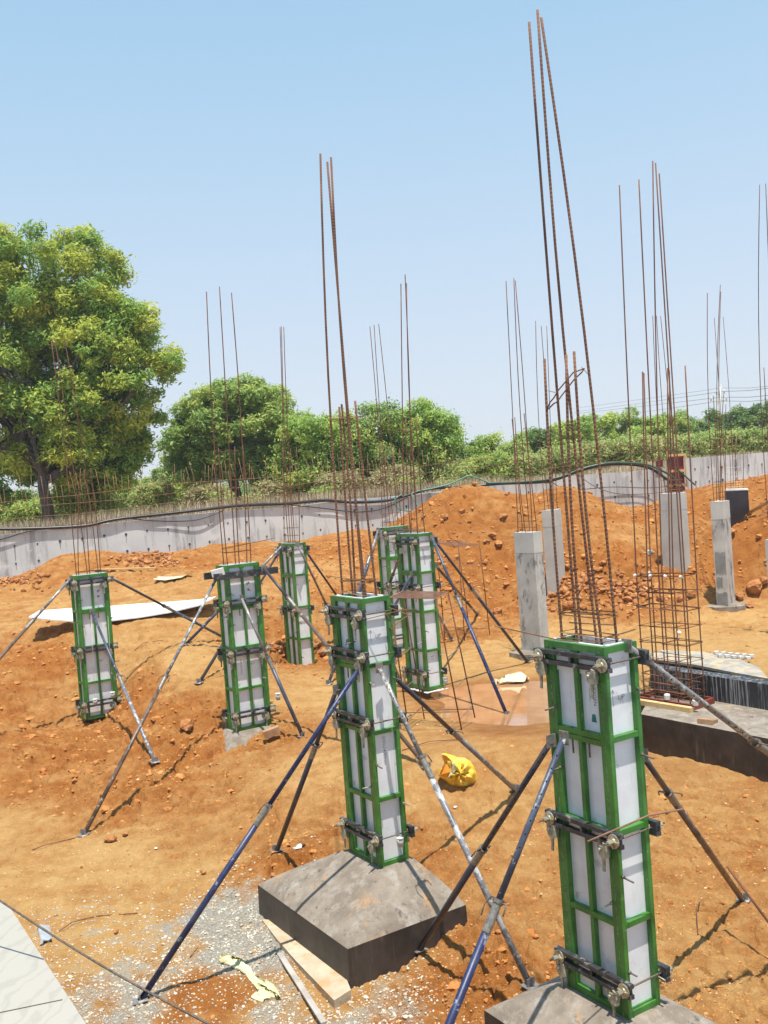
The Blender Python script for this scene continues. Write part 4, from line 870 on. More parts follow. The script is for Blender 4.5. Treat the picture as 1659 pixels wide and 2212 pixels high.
# ================================================================== TALL OPEN CAGE ON THE BLACK FOOTING
ZT = -4.2
nb = Pz(1492, 1530, ZT); yaw = rad(52); dl_ = np.array([-math.cos(yaw), math.sin(yaw), 0]); dr_ = np.array([math.sin(yaw), math.cos(yaw), 0])
W9, N9 = .95, .42; TB = -4.2 + 2.30
base = np.array((nb[0], nb[1], TB)); 
pos = sorted([base + dl_ * W9 * i / 4 + dr_ * N9 * j for j in (0, 1) for i in range(5)], key=lambda p: p[0] / p[1])
tops9 = [(1338, 400), (1388, 803), (1391, 806), (1380, 388), (1410, 348), (1442, 795), (1446, 800), (1416, 352), (1424, 375), (1480, 790)]
t = thing('rebar_cage', 'tall open rebar cage with many rusty stirrups standing on the black footing at the right', 'rebar cage', (nb[0], nb[1], ZT), 0, 'rebar cages on the column grid')
for p, tp in zip(pos, tops9):
    q = P(tp[0], tp[1], p[1]); lean = (q - p) * 1.0; pts = []
    zt = q[2]; 
    for k_ in range(11):
        f = k_ / 10; z = ZT + (zt - ZT) * f; g = max(0, (z - TB) / (zt - TB)) if z > TB else 0
        off = (q - p)[:2] * (g * .8 + g * g * .2)
        pts.append((p[0] + off[0], p[1] + off[1], z))
    pts.insert(0, (p[0], p[1], ZT - .05))
    pts = sorted(pts + [(p[0], p[1], TB)], key=lambda v: v[2])
    part('vertical_bar', MB().tube(pts, .0125, 8), M['rebar_rib'], t)
zz = [ZT + .06, ZT + .13, ZT + .24, ZT + .36, ZT + .50, ZT + .78, ZT + 1.08, ZT + 1.38, ZT + 1.68, ZT + 1.98, ZT + 2.28]
for i, z in enumerate(zz):
    for a_, b_ in ((0, 1.0), (.25, .75)) if i % 2 else ((0, 1.0), (0, .5), (.5, 1.0)):
        sk = rnd.uniform(-.03, .03); g = .018
        q = [base * np.array((1, 1, 0)) + dl_ * (W9 * a_ - g) - dr_ * g, base * np.array((1, 1, 0)) + dl_ * (W9 * b_ + g) - dr_ * g, base * np.array((1, 1, 0)) + dl_ * (W9 * b_ + g) + dr_ * (N9 + g), base * np.array((1, 1, 0)) + dl_ * (W9 * a_ - g) + dr_ * (N9 + g)]
        zs = z + rnd.uniform(-.012, .012); q = [p + np.array((0, 0, zs + (sk if j in (1, 2) else 0))) for j, p in enumerate(q)]
        part('stirrup', MB().tube(q, .0075, 5, closed=True), M['rebar'], t)
for u, v, z in ((0, 0, 2.27), (.33, 0, 2.27), (.66, 0, 2.27), (1, 0, 2.27), (1, 1, 2.27), (.5, 0, .95), (.1, 0, 1.3), (.05, 0, .3)):
    p = base + dl_ * W9 * u + dr_ * N9 * v; part('cover_block', MB().rock((p[0] - dr_[0] * .04, p[1] - dr_[1] * .04, ZT + z), .042, int(u * 40 + z * 9), .9, 1), M['mortar'], t)

# ================================================================== FOOTINGS
def footing(label, ctr, a, b_, ztop, zedge, zbot, kdir_a, kdir_b, ca, cb, blabel=None):
    """pyramid footing: dark block with a sloped top rising to the column"""
    ctr = np.array([ctr[0], ctr[1], 0]); t = thing('pyramid_footing', label, 'footing', (ctr[0], ctr[1], zbot))
    def rect(cen, x, y, z): return [tuple((cen + kdir_a * sx * x / 2 + kdir_b * sy * y / 2)[:2]) + (z,) for sx, sy in ((-1, -1), (-1, 1), (1, 1), (1, -1))]
    part('base_block', MB().loft([rect(ctr, a + .02, b_ + .02, zbot), rect(ctr, a, b_, zedge)]), M['bitumen'], t)
    cc = np.array([ca[0], ca[1], 0]); n_ = 9; m_ = 28; rings = []
    def sq(cen, x, y, z, n=14):
        c4 = rect(cen, x, y, z); out = []
        for i in range(4):
            p, q = np.array(c4[i]), np.array(c4[(i + 1) % 4])
            for k in range(n): out.append(p + (q - p) * k / n)
        return out
    for i in range(n_ + 1):
        f = i / n_; h = zedge + .002 + (ztop - zedge) * (f ** .86)
        r_ = [p + (q - p) * f for p, q in zip(sq(ctr, a - .004, b_ - .004, h), sq(cc, cb[0], cb[1], h))]
        rings.append([(p[0], p[1], h + float(fbm(np.array([p[0] * 3]), np.array([p[1] * 3]), 1.3, 3)[0]) * .008 * math.sin(min(1, f * 4) * PI / 2)) for p in r_])
    part('sloped_top', MB().loft(rings, False), M['footing_top'], t)
    return t
cF = np.array(FORM_FRONT['F'])[:2] + (DL * LW / 2 + DR * LN / 2)[:2]
cG = np.array(FORM_FRONT['G'])[:2] + (DL * LW / 2 + DR * LN / 2)[:2]
footing('brown black pyramid footing carrying the middle formwork', (-.63, 11.0), 2.12, 1.52, -4.225, -4.68, -5.15, DL, DR, cF, (.80, .46))
footing('grey pyramid footing at the bottom edge under the nearest formwork', (cG[0] - .02, cG[1] + .06), 1.75, 1.35, -4.405, -4.70, -5.3, DL, DR, cG, (.80, .46))
cB = np.array(FORM_FRONT['B'])[:2] + (DL * LN / 2 + DR * LW / 2)[:2]
footing('grey footing under the second formwork, mostly covered by earth', (cB[0], cB[1] + .05), 1.5, 1.9, -4.222, -4.75, -5.0, DL, DR, cB, (.46, .80))
cE = np.array(FORM_FRONT['E'])[:2] + (DL * LW / 2 + DR * LN / 2)[:2]
k = MB(); 
for i in range(70):
    a_ = rnd.uniform(-.42, .42); b_ = rnd.choice((-1, 1)) * .24
    q = cE + DL[:2] * a_ + DR[:2] * b_ if i % 2 else cE + DL[:2] * (rnd.choice((-1, 1)) * .40) + DR[:2] * rnd.uniform(-.24, .24)
    k.rock((q[0], q[1], -3.985), rnd.uniform(.02, .05), i, .4, 0)
solo('mortar_bed', k, M['mortar'], 'white mortar squeezed out around the foot of the handwritten formwork', 'mortar bed')
# brown blinding slab under the middle footing
bl = [Pz(a, b_, -5.025) for a, b_ in ((566, 1988), (598, 2030), (640, 2078), (690, 2130), (722, 2163), (758, 2140), (700, 1990))]
k = MB().prism([tuple(p - np.array((0, 0, .14))) for p in bl], (0, 0, .15))
t = thing('blinding_slab', 'tan edge of the thin blinding slab below the pyramid footing', 'slab', tuple(bl[0])); part('slab_edge', k, M['blinding'], t)
# grey film strip in front, modelled as a flat bar; planks farther back
def plank(label, a, b_, w_, h_, mat): solo('plank', MB().bar(a, b_, w_, h_), mat, label, 'plank')
plank('strip of grey film lying diagonally in front of the pyramid footing', Pz(604, 2060, -5.05), Pz(700, 2210, -5.04), .06, .02, M['grey_film'])
solo('plank', MB().bar(G(205, 2006 - 770) + np.array((0, 0, .05)), G(338, 2002 - 770) + np.array((0, 0, .08)), .14, .04), M['timber'], 'thin pale plank lying at the foot of the concrete wall on the left', 'plank')
solo('plank', MB().bar(G(1618, 1120) + np.array((0, 0, .12)), G(1680, 1092) + np.array((0, 0, .3)), .12, .05), M['timber'], 'pale plank sticking out of the right earth mound', 'plank')
solo('brick', MB().bar(Pz(570, 1588, -4.22), Pz(603, 1575, -4.15), .14, .13), M['brick'], 'brown brick at the right foot of the second formwork', 'brick')

# long black footing on the right and the drip-stained edge behind it
def up(p, z): return np.array([p[0], p[1], z])
A1 = Pz(1384, 1543, ZT); B1 = Pz(1659, 1596, ZT); B2 = B1 + (B1 - A1) * .8; C1 = Pz(1413, 1492, ZT); D1 = Pz(1659, 1535, ZT); D2 = D1 + (D1 - C1) * .8
A0 = C1 + (A1 - C1) * 1.0
t = thing('strip_footing', 'long black sided footing with a brown top at the right, carrying the tall cage', 'footing', tuple(up(A1, -4.95)))
k = MB(); n_ = 16; top = [A1 + (B2 - A1) * i / n_ for i in range(n_ + 1)]; bk = [C1 + (D2 - C1) * i / n_ for i in range(n_ + 1)]
k.loft([[up(A1, -5.1), up(B2, -5.1), up(D2, -5.1), up(C1 + (C1 - D1) * .02, -5.1)], [up(A1, ZT), up(B2, ZT), up(D2, ZT), up(C1 + (C1 - D1) * .02, ZT)]])
part('coated_side', k, M['bitumen'], t)
k = MB(); k.add([up(p, ZT + .004) for p in (A1, B2, D2, C1)], [(0, 1, 2, 3)]); part('footing_surface', k, M['footing_top'], t)
zB = -3.76
t = thing('black_kerb', 'low black wall streaked with pale drips behind the tall cage', 'low wall', tuple(C1))
cB0 = P(1407, 1424, C1[1] + .0)
e0 = up(C1 + (C1 - D1) * .03, zB); e1 = up(D2, zB); bk_ = np.array((.12, .35, 0))
part('wall_body', MB().loft([[up(e0, ZT - .2), up(e1, ZT - .2), up(e1 + bk_, ZT - .2), up(e0 + bk_, ZT - .2)], [e0, e1, e1 + bk_, e0 + bk_]]), M['bitumen_drip'], t)
gs = [Pz(a, b_, zB + .02) for a, b_ in ((1411, 1424), (1385, 1412), (1440, 1405), (1520, 1408), (1600, 1426), (1640, 1442), (1659, 1466), (1580, 1452), (1500, 1436))]
solo('mortar_patch', MB().prism([g_ - np.array((0, 0, .04)) for g_ in gs], (0, 0, .045)), M['thin_mortar'], 'thin grey mortar spread on the sand above the black streaked wall', 'mortar patch')
# steel rods lying on the footing, red kicker frame, tan blocks
for i in range(4):
    a = Pz(1540 + i * 7, 1490 + i * 4, ZT + .05 + i * .01); b_ = Pz(1700, 1521 + i * 5, ZT + .05)
    solo('steel_bar', MB().tube([a, b_], .012, 6), M['waler'], 'black steel bar lying in a bundle on the black footing', 'steel bar', 'steel bars lying on the footing')
t = thing('kicker_frame', 'red steel kicker frame on the footing round the foot of the tall cage', 'kicker frame', tuple(nb))
ka, kb, kc, kd = nb - dl_ * .12 - dr_ * .12, nb + dl_ * 1.07 - dr_ * .12, nb + dl_ * 1.07 + dr_ * .5, nb - dl_ * .12 + dr_ * .5
for p, q in ((ka, kb), (kb, kc), (kc, kd), (kd, ka)): part('rail', MB().bar(p + np.array((0, 0, .055)), q + np.array((0, 0, .055)), .05, .10), M['red_kerb'], t)
for i in range(4):
    p = nb - dl_ * (.20 - .34 * i) - dr_ * .24; q = p + dl_ * .33
    solo('tan_block', MB().bar(p + np.array((0, 0, .045)), q + np.array((0, 0, .045)), .11, .085), M['tan_block'], ['tan block nearest the camera in the row before the red frame', 'second tan block from the right before the red frame', 'third tan block from the right before the red frame', 'leftmost tan block before the red frame'][i], 'block')
solo('brick', MB().bar(Pz(1512, 1556, ZT + .03), Pz(1545, 1560, ZT + .03), .20, .07, (.2, 0, 1)), M['brick'], 'grey brown brick leaning beside the row of tan blocks', 'brick')
for i, (px, py) in enumerate([(1441, 1505), (1502, 1517)]):
    c_ = Pz(px, py, ZT + .17); solo('spacer_block', MB().loft([[(c_[0] + .05 * math.cos(q * PI / 4) * s_, c_[1] + .05 * math.sin(q * PI / 4) * s_, c_[2] - .05 + h) for q in range(8)] for h, s_ in ((0, 1), (.08, 1.1), (.10, .8))]), M['mortar'], 'white spacer block on the red frame, %s one' % ('left' if i == 0 else 'right'), 'spacer block', 'spacer blocks on the red frame')
# little pavers
for i in range(11):
    a = Pz(1543 + (i % 6) * 15 + (i // 6) * 8, 1396 + (i % 6) * 1.5 + (i // 6) * 6 + 14, zB + .06)
    solo('cover_block', MB().bar(a, a + np.array((.09, .03, 0)), .06, .05), M['mortar'], 'small white cover block set out on the sand behind the tall cage', 'cover block', 'small cover blocks on the sand')

# ================================================================== THE CONCRETE WALL
wt = [(-60,1160,-9),(0,1156),(55,1149),(171,1138),(269,1127),(364,1116),(477,1105),(603,1096),(631,1095),(697,1086),(780,1077),(829,1074),(912,1066),(972,1059),(1061,1049),(1154,1040),(1250,1027),(1321,1021),(1369,1018),(1429,1012),(1470,1009)]
def wall_pt(px, py, off=0.):
    d = ray(px, py); Y = 38.
    for _ in range(25): Y = wall_y(d[0] / d[1] * Y) + off
    return d * (Y / d[1])
def wall(name, label, pts, zb, th=.3):
    t = thing(name, label, 'wall', tuple(pts[0]))
    k = MB(); rings = []
    for i, p in enumerate(pts):
        d = (pts[min(i + 1, len(pts) - 1)] - pts[max(i - 1, 0)])[:2]; d /= np.linalg.norm(d); nrm = np.array((-d[1], d[0], 0)) * th
        rings.append([np.array((p[0], p[1], zb)), np.array((p[0], p[1], p[2])), np.array((p[0], p[1], p[2])) + nrm, np.array((p[0], p[1], zb)) + nrm])
    k.loft(rings); part('wall_body', k, M['wallc'], t); return t
M['wallc'] = pm('wall_concrete', (.50, .515, .51), (.60, .615, .60), .5, rough=.85, bs=.2, splat=[((.31, .31, .31), .9, .50, .62, (4, 4, .35)), ((.64, .64, .62), .7, .54, .64), ((.22, .22, .22), 1.4, .66, .72, (9, 9, .3))])
lp = [wall_pt(q[0], q[1]) for q in wt]; lp = [lp[1] + (lp[1] - lp[2]) * 4] + lp[1:]
WL = wall('concrete_wall', 'long low grey retaining wall curving behind the left and middle of the site', lp, -3.2)
rt = [(1470, 991), (1481, 990), (1550, 985), (1620, 980), (1659, 977), (1760, 966)]
rp = [wall_pt(*q) for q in rt]
WR = wall('concrete_wall', 'higher grey retaining wall section at the right of the red formwork', rp, -3.2)
def along(pts, step):
    out = []; acc = 0
    for p, q in zip(pts[:-1], pts[1:]):
        L = np.linalg.norm((q - p)[:2]); s_ = (step - acc) if acc else 0
        while s_ < L: out.append((p + (q - p) * s_ / L, (q - p) / L)); s_ += step
        acc = (L - (s_ - step)) % step
    return out
def holes(root, pts, z_off, step, r):
    for i, (p, d) in enumerate(along(pts, step)):
        if not -15 < p[0] < 20 : continue
        n_ = np.array((d[1], -d[0], 0)); n_ /= np.linalg.norm(n_)
        for j, zo in enumerate(z_off):
            z = p[2] + zo + rnd.uniform(-.03, .03)
            if z < gz_at(p[0], p[1] - .3) - .1: continue
            c_ = np.array((p[0], p[1], z)) + n_ * .004; u = np.cross(n_, (0, 0, 1)); r_ = r * rnd.uniform(.7, 1.15)
            part('tie_hole', MB().prism([c_ + u * r_ * math.cos(q * PI / 4) + np.array((0, 0, r_ * 1.15 * math.sin(q * PI / 4))) for q in range(8)], n_ * .006), M['tie_hole'], root)
            yield n_, c_, u
for k_i, (root, pts, zo) in enumerate(((WL, lp, (-.42, -1.02, -1.62)), (WR, rp, (-.45, -1.0)))):
    st = MB()
    for n_, c_, u in list(holes(root, pts, zo, .72 if k_i == 0 else .6, .038)):
        if rnd.random() < .3: continue
        L = rnd.uniform(.08, .5); w2 = rnd.uniform(.012, .03)
        st.prism([c_ + u * w2 - n_ * .001, c_ - u * w2 - n_ * .001, c_ - u * w2 * .4 + np.array((0, 0, -L)) - n_ * .001, c_ + u * w2 * .4 + np.array((0, 0, -L)) - n_ * .001], n_ * .003)
    part('drip_stain', st, M['stain'], root)
# starter bars standing out of the wall top
bars = along(lp, .165)
bars = [b for b in bars if -13 < b[0][0] < 13.5]
bars.sort(key=lambda b: b[0][1]); rest = MB(); 
def bar_pts(b):
    p, d = b; n_ = np.array((-d[1], d[0], 0)); p = p + n_ * .1; h = rnd.uniform(1.25, 1.95) * (1.0 if p[0] < 3 else .75)
    return [p - np.array((0, 0, .05)), p + np.array((rnd.uniform(-.06, .06), 0, h * .6)), p + np.array((rnd.uniform(-.12, .12), rnd.uniform(-.1, .1), h))]
for i, b in enumerate(bars):
    if i < 90: part('starter_bar', MB().tube(bar_pts(b), .008, 5), M['rebar_orange'], WL)
    else: rest.tube(bar_pts(b), .008, 5)
for b in along(rp, .2): rest.tube([x + np.array((0, .1, 0)) for x in bar_pts((b[0], b[1]))][:2], .009, 5)
o = part('starter_bar', rest, M['rebar_orange'], WL); o['kind'] = 'stuff'
for h in (.45, .8, 1.1):
    for a_, b_ in ((0, 8), (7, 14), (13, len(lp) - 1)):
        part('long_bar', MB().tube([p + np.array((0, .1 + .0, h + rnd.uniform(-.04, .04))) for p in lp[a_:b_ + 1]], .009, 5), M['rebar_orange'], WL)
# pipes and hoses along the wall
def hose(label, pts, r, mat, cat='hose', name='hose'):
    q = [Vector(wall_pt(a, b_, off)) for a, b_, off in pts]; out = []
    for i in range(len(q) - 1):
        p0, p1, p2, p3 = q[max(i - 1, 0)], q[i], q[i + 1], q[min(i + 2, len(q) - 1)]
        for s_ in range(6):
            f = s_ / 6; out.append(.5 * ((2 * p1) + (p2 - p0) * f + (2 * p0 - 5 * p1 + 4 * p2 - p3) * f * f + (3 * p1 - p0 - 3 * p2 + p3) * f ** 3))
    out.append(q[-1]); solo(name, MB().tube(out, r, 8), M[mat], label, cat)
hose('black pipe lying along the top of the concrete wall', [(-30, 1143, -.05), (60, 1142, -.05), (180, 1136, -.05), (250, 1122, -.05), (350, 1111, -.05), (430, 1102, -.05), (520, 1092, -.05), (620, 1088, -.06), (700, 1081, -.06), (760, 1085, -.1), (830, 1082, -.1), (880, 1070, -.1), (930, 1056, -.1), (1000, 1052, -.1), (1080, 1045, -.3), (1160, 1042, -.3), (1200, 1036, -.3), (1250, 1018, -.4), (1300, 1005, -.5), (1350, 1003, -.5), (1400, 1010, -.5), (1440, 1035, -.6), (1460, 1052, -.6)], .055, 'pvc_black', 'pipe', 'pipe')
hose('dark green hose arching over the wall beside the black pipe', [(1050, 1044, -.35), (1130, 1041, -.35), (1200, 1033, -.35), (1260, 1012, -.5), (1310, 1001, -.6), (1360, 1000, -.6), (1405, 1006, -.6), (1450, 1028, -.6), (1475, 1050, -.6)], .04, 'pvc_dgreen')
hose('light green hose looping down the wall face by the left mound', [(868, 1068, -.15), (853, 1080, -.2), (860, 1098, -.25), (885, 1104, -.3), (905, 1100, -.5), (890, 1070, -.2), (900, 1062, -.15), (930, 1056, -.15), (970, 1046, -.15), (1000, 1033, -.15), (1013, 1028, -.15), (1030, 1032, -.15), (1055, 1042, -.2), (1090, 1045, -.3), (1150, 1043, -.3), (1190, 1043, -.3)], .026, 'pvc_green')
hose('thin black cable sagging down the wall face on the left', [(-20, 1172, -.08), (20, 1160, -.08), (60, 1148, -.08), (100, 1143, -.08)], .018, 'pvc_black', 'cable', 'cable')
hose('thin black cable sagging across the wall between the tree and second formwork', [(270, 1118, -.08), (320, 1124, -.08), (380, 1126, -.08), (430, 1122, -.08), (480, 1104, -.08)], .016, 'pvc_black', 'cable', 'cable')
hose('thin black cable sagging across the wall behind the middle cage', [(620, 1090, -.08), (700, 1098, -.08), (770, 1106, -.08), (830, 1098, -.08), (880, 1074, -.08)], .016, 'pvc_black', 'cable', 'cable')
hose('upper thin cable hanging across the wall at the right', [(1190, 1040, -.3), (1230, 1058, -.15), (1320, 1052, -.1), (1400, 1054, -.1), (1450, 1050, -.3)], .014, 'pvc_black', 'cable', 'cable')
hose('lower thin cable hanging across the wall at the right', [(1240, 1018, -.4), (1280, 1048, -.15), (1330, 1066, -.1), (1390, 1067, -.1), (1440, 1062, -.3)], .012, 'pvc_black', 'cable', 'cable')
hose('blue green pipe leaning on the wall right of the red formwork', [(1456, 1008, -.5), (1475, 1024, -.5), (1502, 1048, -.6)], .035, 'pvc_dgreen', 'pipe', 'pipe')
# red formwork box against the wall
t = thing('wall_formwork', 'dark red plywood formwork with timber battens standing against the wall', 'wall formwork', tuple(wall_pt(1465, 1058, -.3)))
q = [wall_pt(1446, 1062, -.35), wall_pt(1480, 1060, -.35), wall_pt(1476, 983, -.35), wall_pt(1446, 985, -.35)]
part('plywood_panel', MB().prism(q, (0, .12, 0)), M['red_form'], t)
for py in (984, 1018, 1049): part('batten', MB().bar(wall_pt(1444, py, -.42), wall_pt(1481, py - 2, -.42), .06, .10), M['timber'], t)
part('batten', MB().bar(wall_pt(1441, 975, -.45), wall_pt(1444, 1040, -.45), .09, .07, (0, 1, 0)), M['timber'], t)
part('batten', MB().bar(wall_pt(1479, 982, -.45), wall_pt(1484, 1052, -.45), .05, .05, (0, 1, 0)), M['timber'], t)
part('side_panel', MB().prism([wall_pt(1418, 1010, -.1), wall_pt(1432, 1008, -.1), wall_pt(1432, 992, -.1), wall_pt(1418, 996, -.1)], (0, .08, 0)), M['red_form'], t)

# ================================================================== LOOSE THINGS
# long white sheet on the lip of the slope
k = MB(); U = [(62, 1337, 23.2), (110, 1342, 23.2), (157, 1345, 23.2), (240, 1344, 23.3), (300, 1337, 23.4), (367, 1326, 23.5), (430, 1311, 23.6), (460, 1297, 23.7)]
Fr = [(85, 1323, 24.3), (125, 1320, 24.3), (160, 1317, 24.3), (240, 1313, 24.4), (300, 1308, 24.5), (367, 1304, 24.6), (430, 1299, 24.7), (468, 1292, 24.8)]
a_ = [P(*u) + np.array((0, 0, .05)) for u in U]; b_ = [P(*u) + np.array((0, 0, .05)) for u in Fr]
k.loft([[p, q, q - np.array((0, 0, .03)), p - np.array((0, 0, .03))] for p, q in zip(a_, b_)])
solo('white_sheet', k, M['white_sheet'], 'long white board lying on the lip of the orange slope behind the far left formwork', 'sheet')
# stools / trestles of welded rebar
def stool(label, tl, tr_, bl_, br, fr_off, name='rebar_trestle'):
    t = thing(name, label, 'trestle', tuple(bl_), 0, 'trestles of welded rebar'); fo = np.array(fr_off)
    L4 = {'a': (tl, bl_), 'b': (tr_, br)}; legs = []
    for (p, q) in ((tl, bl_), (tr_, br), (tl + fo, bl_ + fo * 1.25), (tr_ + fo, br + fo * 1.25)):
        part('leg', MB().tube([p, q], .012, 6), M['rebar'], t); legs.append((p, q))
    for i in range(6):
        f = i / 5; part('top_rod', MB().tube([tl + fo * f, tr_ + fo * f], .010, 6), M['twigr'], t)
    for f in (0, 1): part('top_rod', MB().tube([(tl, tr_)[f], (tl, tr_)[f] + fo], .010, 6), M['twigr'], t)
    def at(l, f): return l[0] + (l[1] - l[0]) * f
    for f in (.22, .44, .66, .88):
        for l1, l2 in ((0, 2), (1, 3)): part('rung', MB().tube([at(legs[l1], f), at(legs[l2], f)], .009, 6), M['rebar_orange'], t)
    for f in (.50, .94):
        for l1, l2 in ((0, 1), (2, 3)): part('rung', MB().tube([at(legs[l1], f), at(legs[l2], f)], .009, 6), M['rebar'], t)
    return t
M['twigr'] = pm('brown_rods', (.30, .17, .11), (.22, .11, .07), 6, rough=.8, bs=0)
b1 = G(998, 1588); t1 = P(941, 1293, b1[1] - .05)
off = P(1027, 1566, b1[1] + .75) - b1; off[2] = 0
tl = P(841, 1291, b1[1] + .1); bL = b1 + (tl - t1) * np.array((1.15, 1.15, 0)); 
topoff = P(968, 1279, t1[1] + .40) - t1
def stool2(label, near_r_top, near_l_top, near_r_bot, near_l_bot, off_t, off_b):
    t = thing('rebar_trestle', label, 'trestle', tuple(near_r_bot), 0, 'trestles of welded rebar')
    Ls = [(near_r_top, near_r_bot), (near_l_top, near_l_bot), (near_r_top + off_t, near_r_bot + off_b), (near_l_top + off_t, near_l_bot + off_b)]
    for p, q in Ls: part('leg', MB().tube([p, q], .012, 6), M['rebar'], t)
    for i in range(7): part('top_rod', MB().tube([near_r_top + off_t * i / 6, near_l_top + off_t * i / 6], .009, 6), M['twigr'], t)
    part('top_rod', MB().tube([near_r_top, near_r_top + off_t], .010, 6), M['twigr'], t); part('top_rod', MB().tube([near_l_top, near_l_top + off_t], .010, 6), M['twigr'], t)
    at = lambda l, f: l[0] + (l[1] - l[0]) * f
    for f in (.21, .45, .69, .92):
        part('rung', MB().tube([at(Ls[0], f), at(Ls[2], f - .02)], .009, 6), M['twigr'], t); part('rung', MB().tube([at(Ls[1], f), at(Ls[3], f - .02)], .009, 6), M['rebar_orange'], t)
    for f in (.86,): part('rung', MB().tube([at(Ls[0], f), at(Ls[1], f)], .009, 6), M['rebar_orange'], t)
    part('rung', MB().tube([at(Ls[2], .93), at(Ls[3], .93)], .009, 6), M['rebar_orange'], t)
stool2('tall open trestle of rusty rods right of the middle formwork', t1, tl, b1, bL, topoff, off)
b2 = G(1004, 1384); t2 = P(990, 1181, b2[1]); b3 = G(1059, 1374)
o2 = P(1036, 1177, b2[1] + .35) - t2; ob = P(1058, 1372, b2[1] + .6) - b2; ob[2] = 0
tl2 = P(942, 1173, b2[1] + .25); bl2 = b2 + (tl2 - t2) * np.array((.9, .9, 0))
stool2('trestle of rusty rods at the foot of the left earth mound', t2, tl2, b2, bl2, o2, ob)

# yellow sack
p = G(990, 1697); Ys = p[1] + .12; t = thing('plastic_sack', 'crumpled yellow plastic sack with orange inside lying on the earth', 'sack', tuple(p))
out = [(946, 1676), (951, 1661), (960, 1650), (956, 1638), (953, 1628), (962, 1627), (975, 1631), (990, 1636), (1004, 1637), (1016, 1644), (1024, 1656), (1030, 1672), (1033, 1688), (1026, 1697), (1012, 1700), (998, 1704), (984, 1703), (972, 1696), (962, 1686)]
dn = []
for i in range(len(out)):
    a_, b_ = out[i], out[(i + 1) % len(out)]
    for s_ in range(4): dn.append((a_[0] + (b_[0] - a_[0]) * s_ / 4, a_[1] + (b_[1] - a_[1]) * s_ / 4))
cx_, cy_ = 994, 1672; rings = []
for f, dy in ((.02, .24), (.5, .27), (.85, .18), (1.0, .05), (1.0, -.02), (.93, -.10), (.80, -.16), (.62, -.20), (.42, -.22), (.2, -.235), (.03, -.24)):
    ring = []
    for i, (px, py) in enumerate(dn):
        an = math.atan2(py - cy_, px - cx_); fold = (.045 * math.sin(an * 5 + f * 6) + .025 * math.sin(an * 11 - f * 9)) * math.sin(PI * min(f, 1)) ** .5 if f < .95 else 0
        ring.append(P(cx_ + (px - cx_) * f, cy_ + (py - cy_) * f, Ys + dy + fold))
    rings.append(ring)
part('sack_body', MB().loft(rings, True), M['yellow_sack'], t)
k = MB(); mo = [(955, 1630), (964, 1632), (974, 1642), (978, 1655), (972, 1668), (962, 1680), (949, 1674), (954, 1662), (962, 1651)]
k.loft([[P(x, y, Ys - .235 - .02 * math.sin(i * 2.1)) for i, (x, y) in enumerate(mo)], [P(x, y, Ys - .05) for x, y in mo]])
part('orange_lining', k, M['orange_lining'], t)
k = MB(); fl = [(974, 1640), (984, 1650), (986, 1662), (978, 1672), (968, 1680), (974, 1664), (977, 1652)]
k.loft([[P(x, y, Ys - .27 + .02 * math.sin(i * 3)) for i, (x, y) in enumerate(fl)], [P(x, y, Ys - .10) for x, y in fl]]); part('pale_flap', k, M['rag'], t)
# rag, film, cloth
def crumple(name, label, cat, pts, mat, h=.05, seed=1, zoff=.01, thick=.0):
    r_ = random.Random(seed); k = MB()
    for i in range(len(pts) - 1):
        pass
    rows = []
    for i, (px, py, w_) in enumerate(pts):
        c_ = G(px, py); rows.append([(c_[0] + (j - 3) / 3 * w_ * .7 + r_.uniform(-.02, .02), c_[1] + (j - 3) / 3 * w_ * .6 + r_.uniform(-.03, .03), c_[2] + zoff + h * r_.uniform(.0, 1) * (1 if 0 < j < 6 else .2)) for j in range(7)])
    v = [p_ for r2 in rows for p_ in r2]; v2 = [(a, b_, c_ - .012) for a, b_, c_ in v]; n_ = len(v); f = []
    for i in range(len(rows) - 1):
        for j in range(6):
            a = i * 7 + j; f += [(a, a + 1, a + 8, a + 7), (n_ + a, n_ + a + 7, n_ + a + 8, n_ + a + 1)]
    k.add(v + v2, f, True); return solo(name, k, mat, label, cat)
crumple('rag', 'pale yellow torn rag lying on the gravel at the lower left of the footing', 'rag', [(478, 2075, .02), (488, 2080, .06), (500, 2082, .05), (515, 2086, .07), (524, 2091, .03), (536, 2100, .05), (548, 2110, .03), (558, 2120, .05), (570, 2130, .07), (580, 2140, .05), (592, 2148, .07), (602, 2160, .02)], M['rag'], .06, 3)
crumple('rag', 'small pale yellow scrap beside the larger torn rag', 'rag', [(553, 2147, .05), (565, 2153, .10), (578, 2160, .07)], M['rag'], .04, 4)
crumple('cloth', 'cream cloth lying at the edge of the muddy puddle', 'cloth', [(1072, 1482, .12), (1085, 1476, .25), (1100, 1473, .3), (1115, 1472, .3), (1128, 1476, .22), (1138, 1480, .12)], M['cloth'], .16, 5, .05)
crumple('plastic_film', 'clear grey plastic film caught beside the tiled slab', 'plastic film', [(88, 2000, .04), (94, 2012, .09), (98, 2024, .09), (100, 2038, .06)], M['film'], .05, 6, .01)
crumple('plastic_film', 'white scrap of plastic on the road band behind the far left formwork', 'plastic film', [(338, 1253, .1), (352, 1251, .3), (380, 1250, .4), (405, 1248, .2)], M['cloth'], .08, 7, .02)
crumple('paper', 'white crumpled paper lying left of the pyramid footing', 'paper', [(640, 1848, .04), (648, 1846, .08), (656, 1846, .05)], M['mortar'], .05, 8, .02)
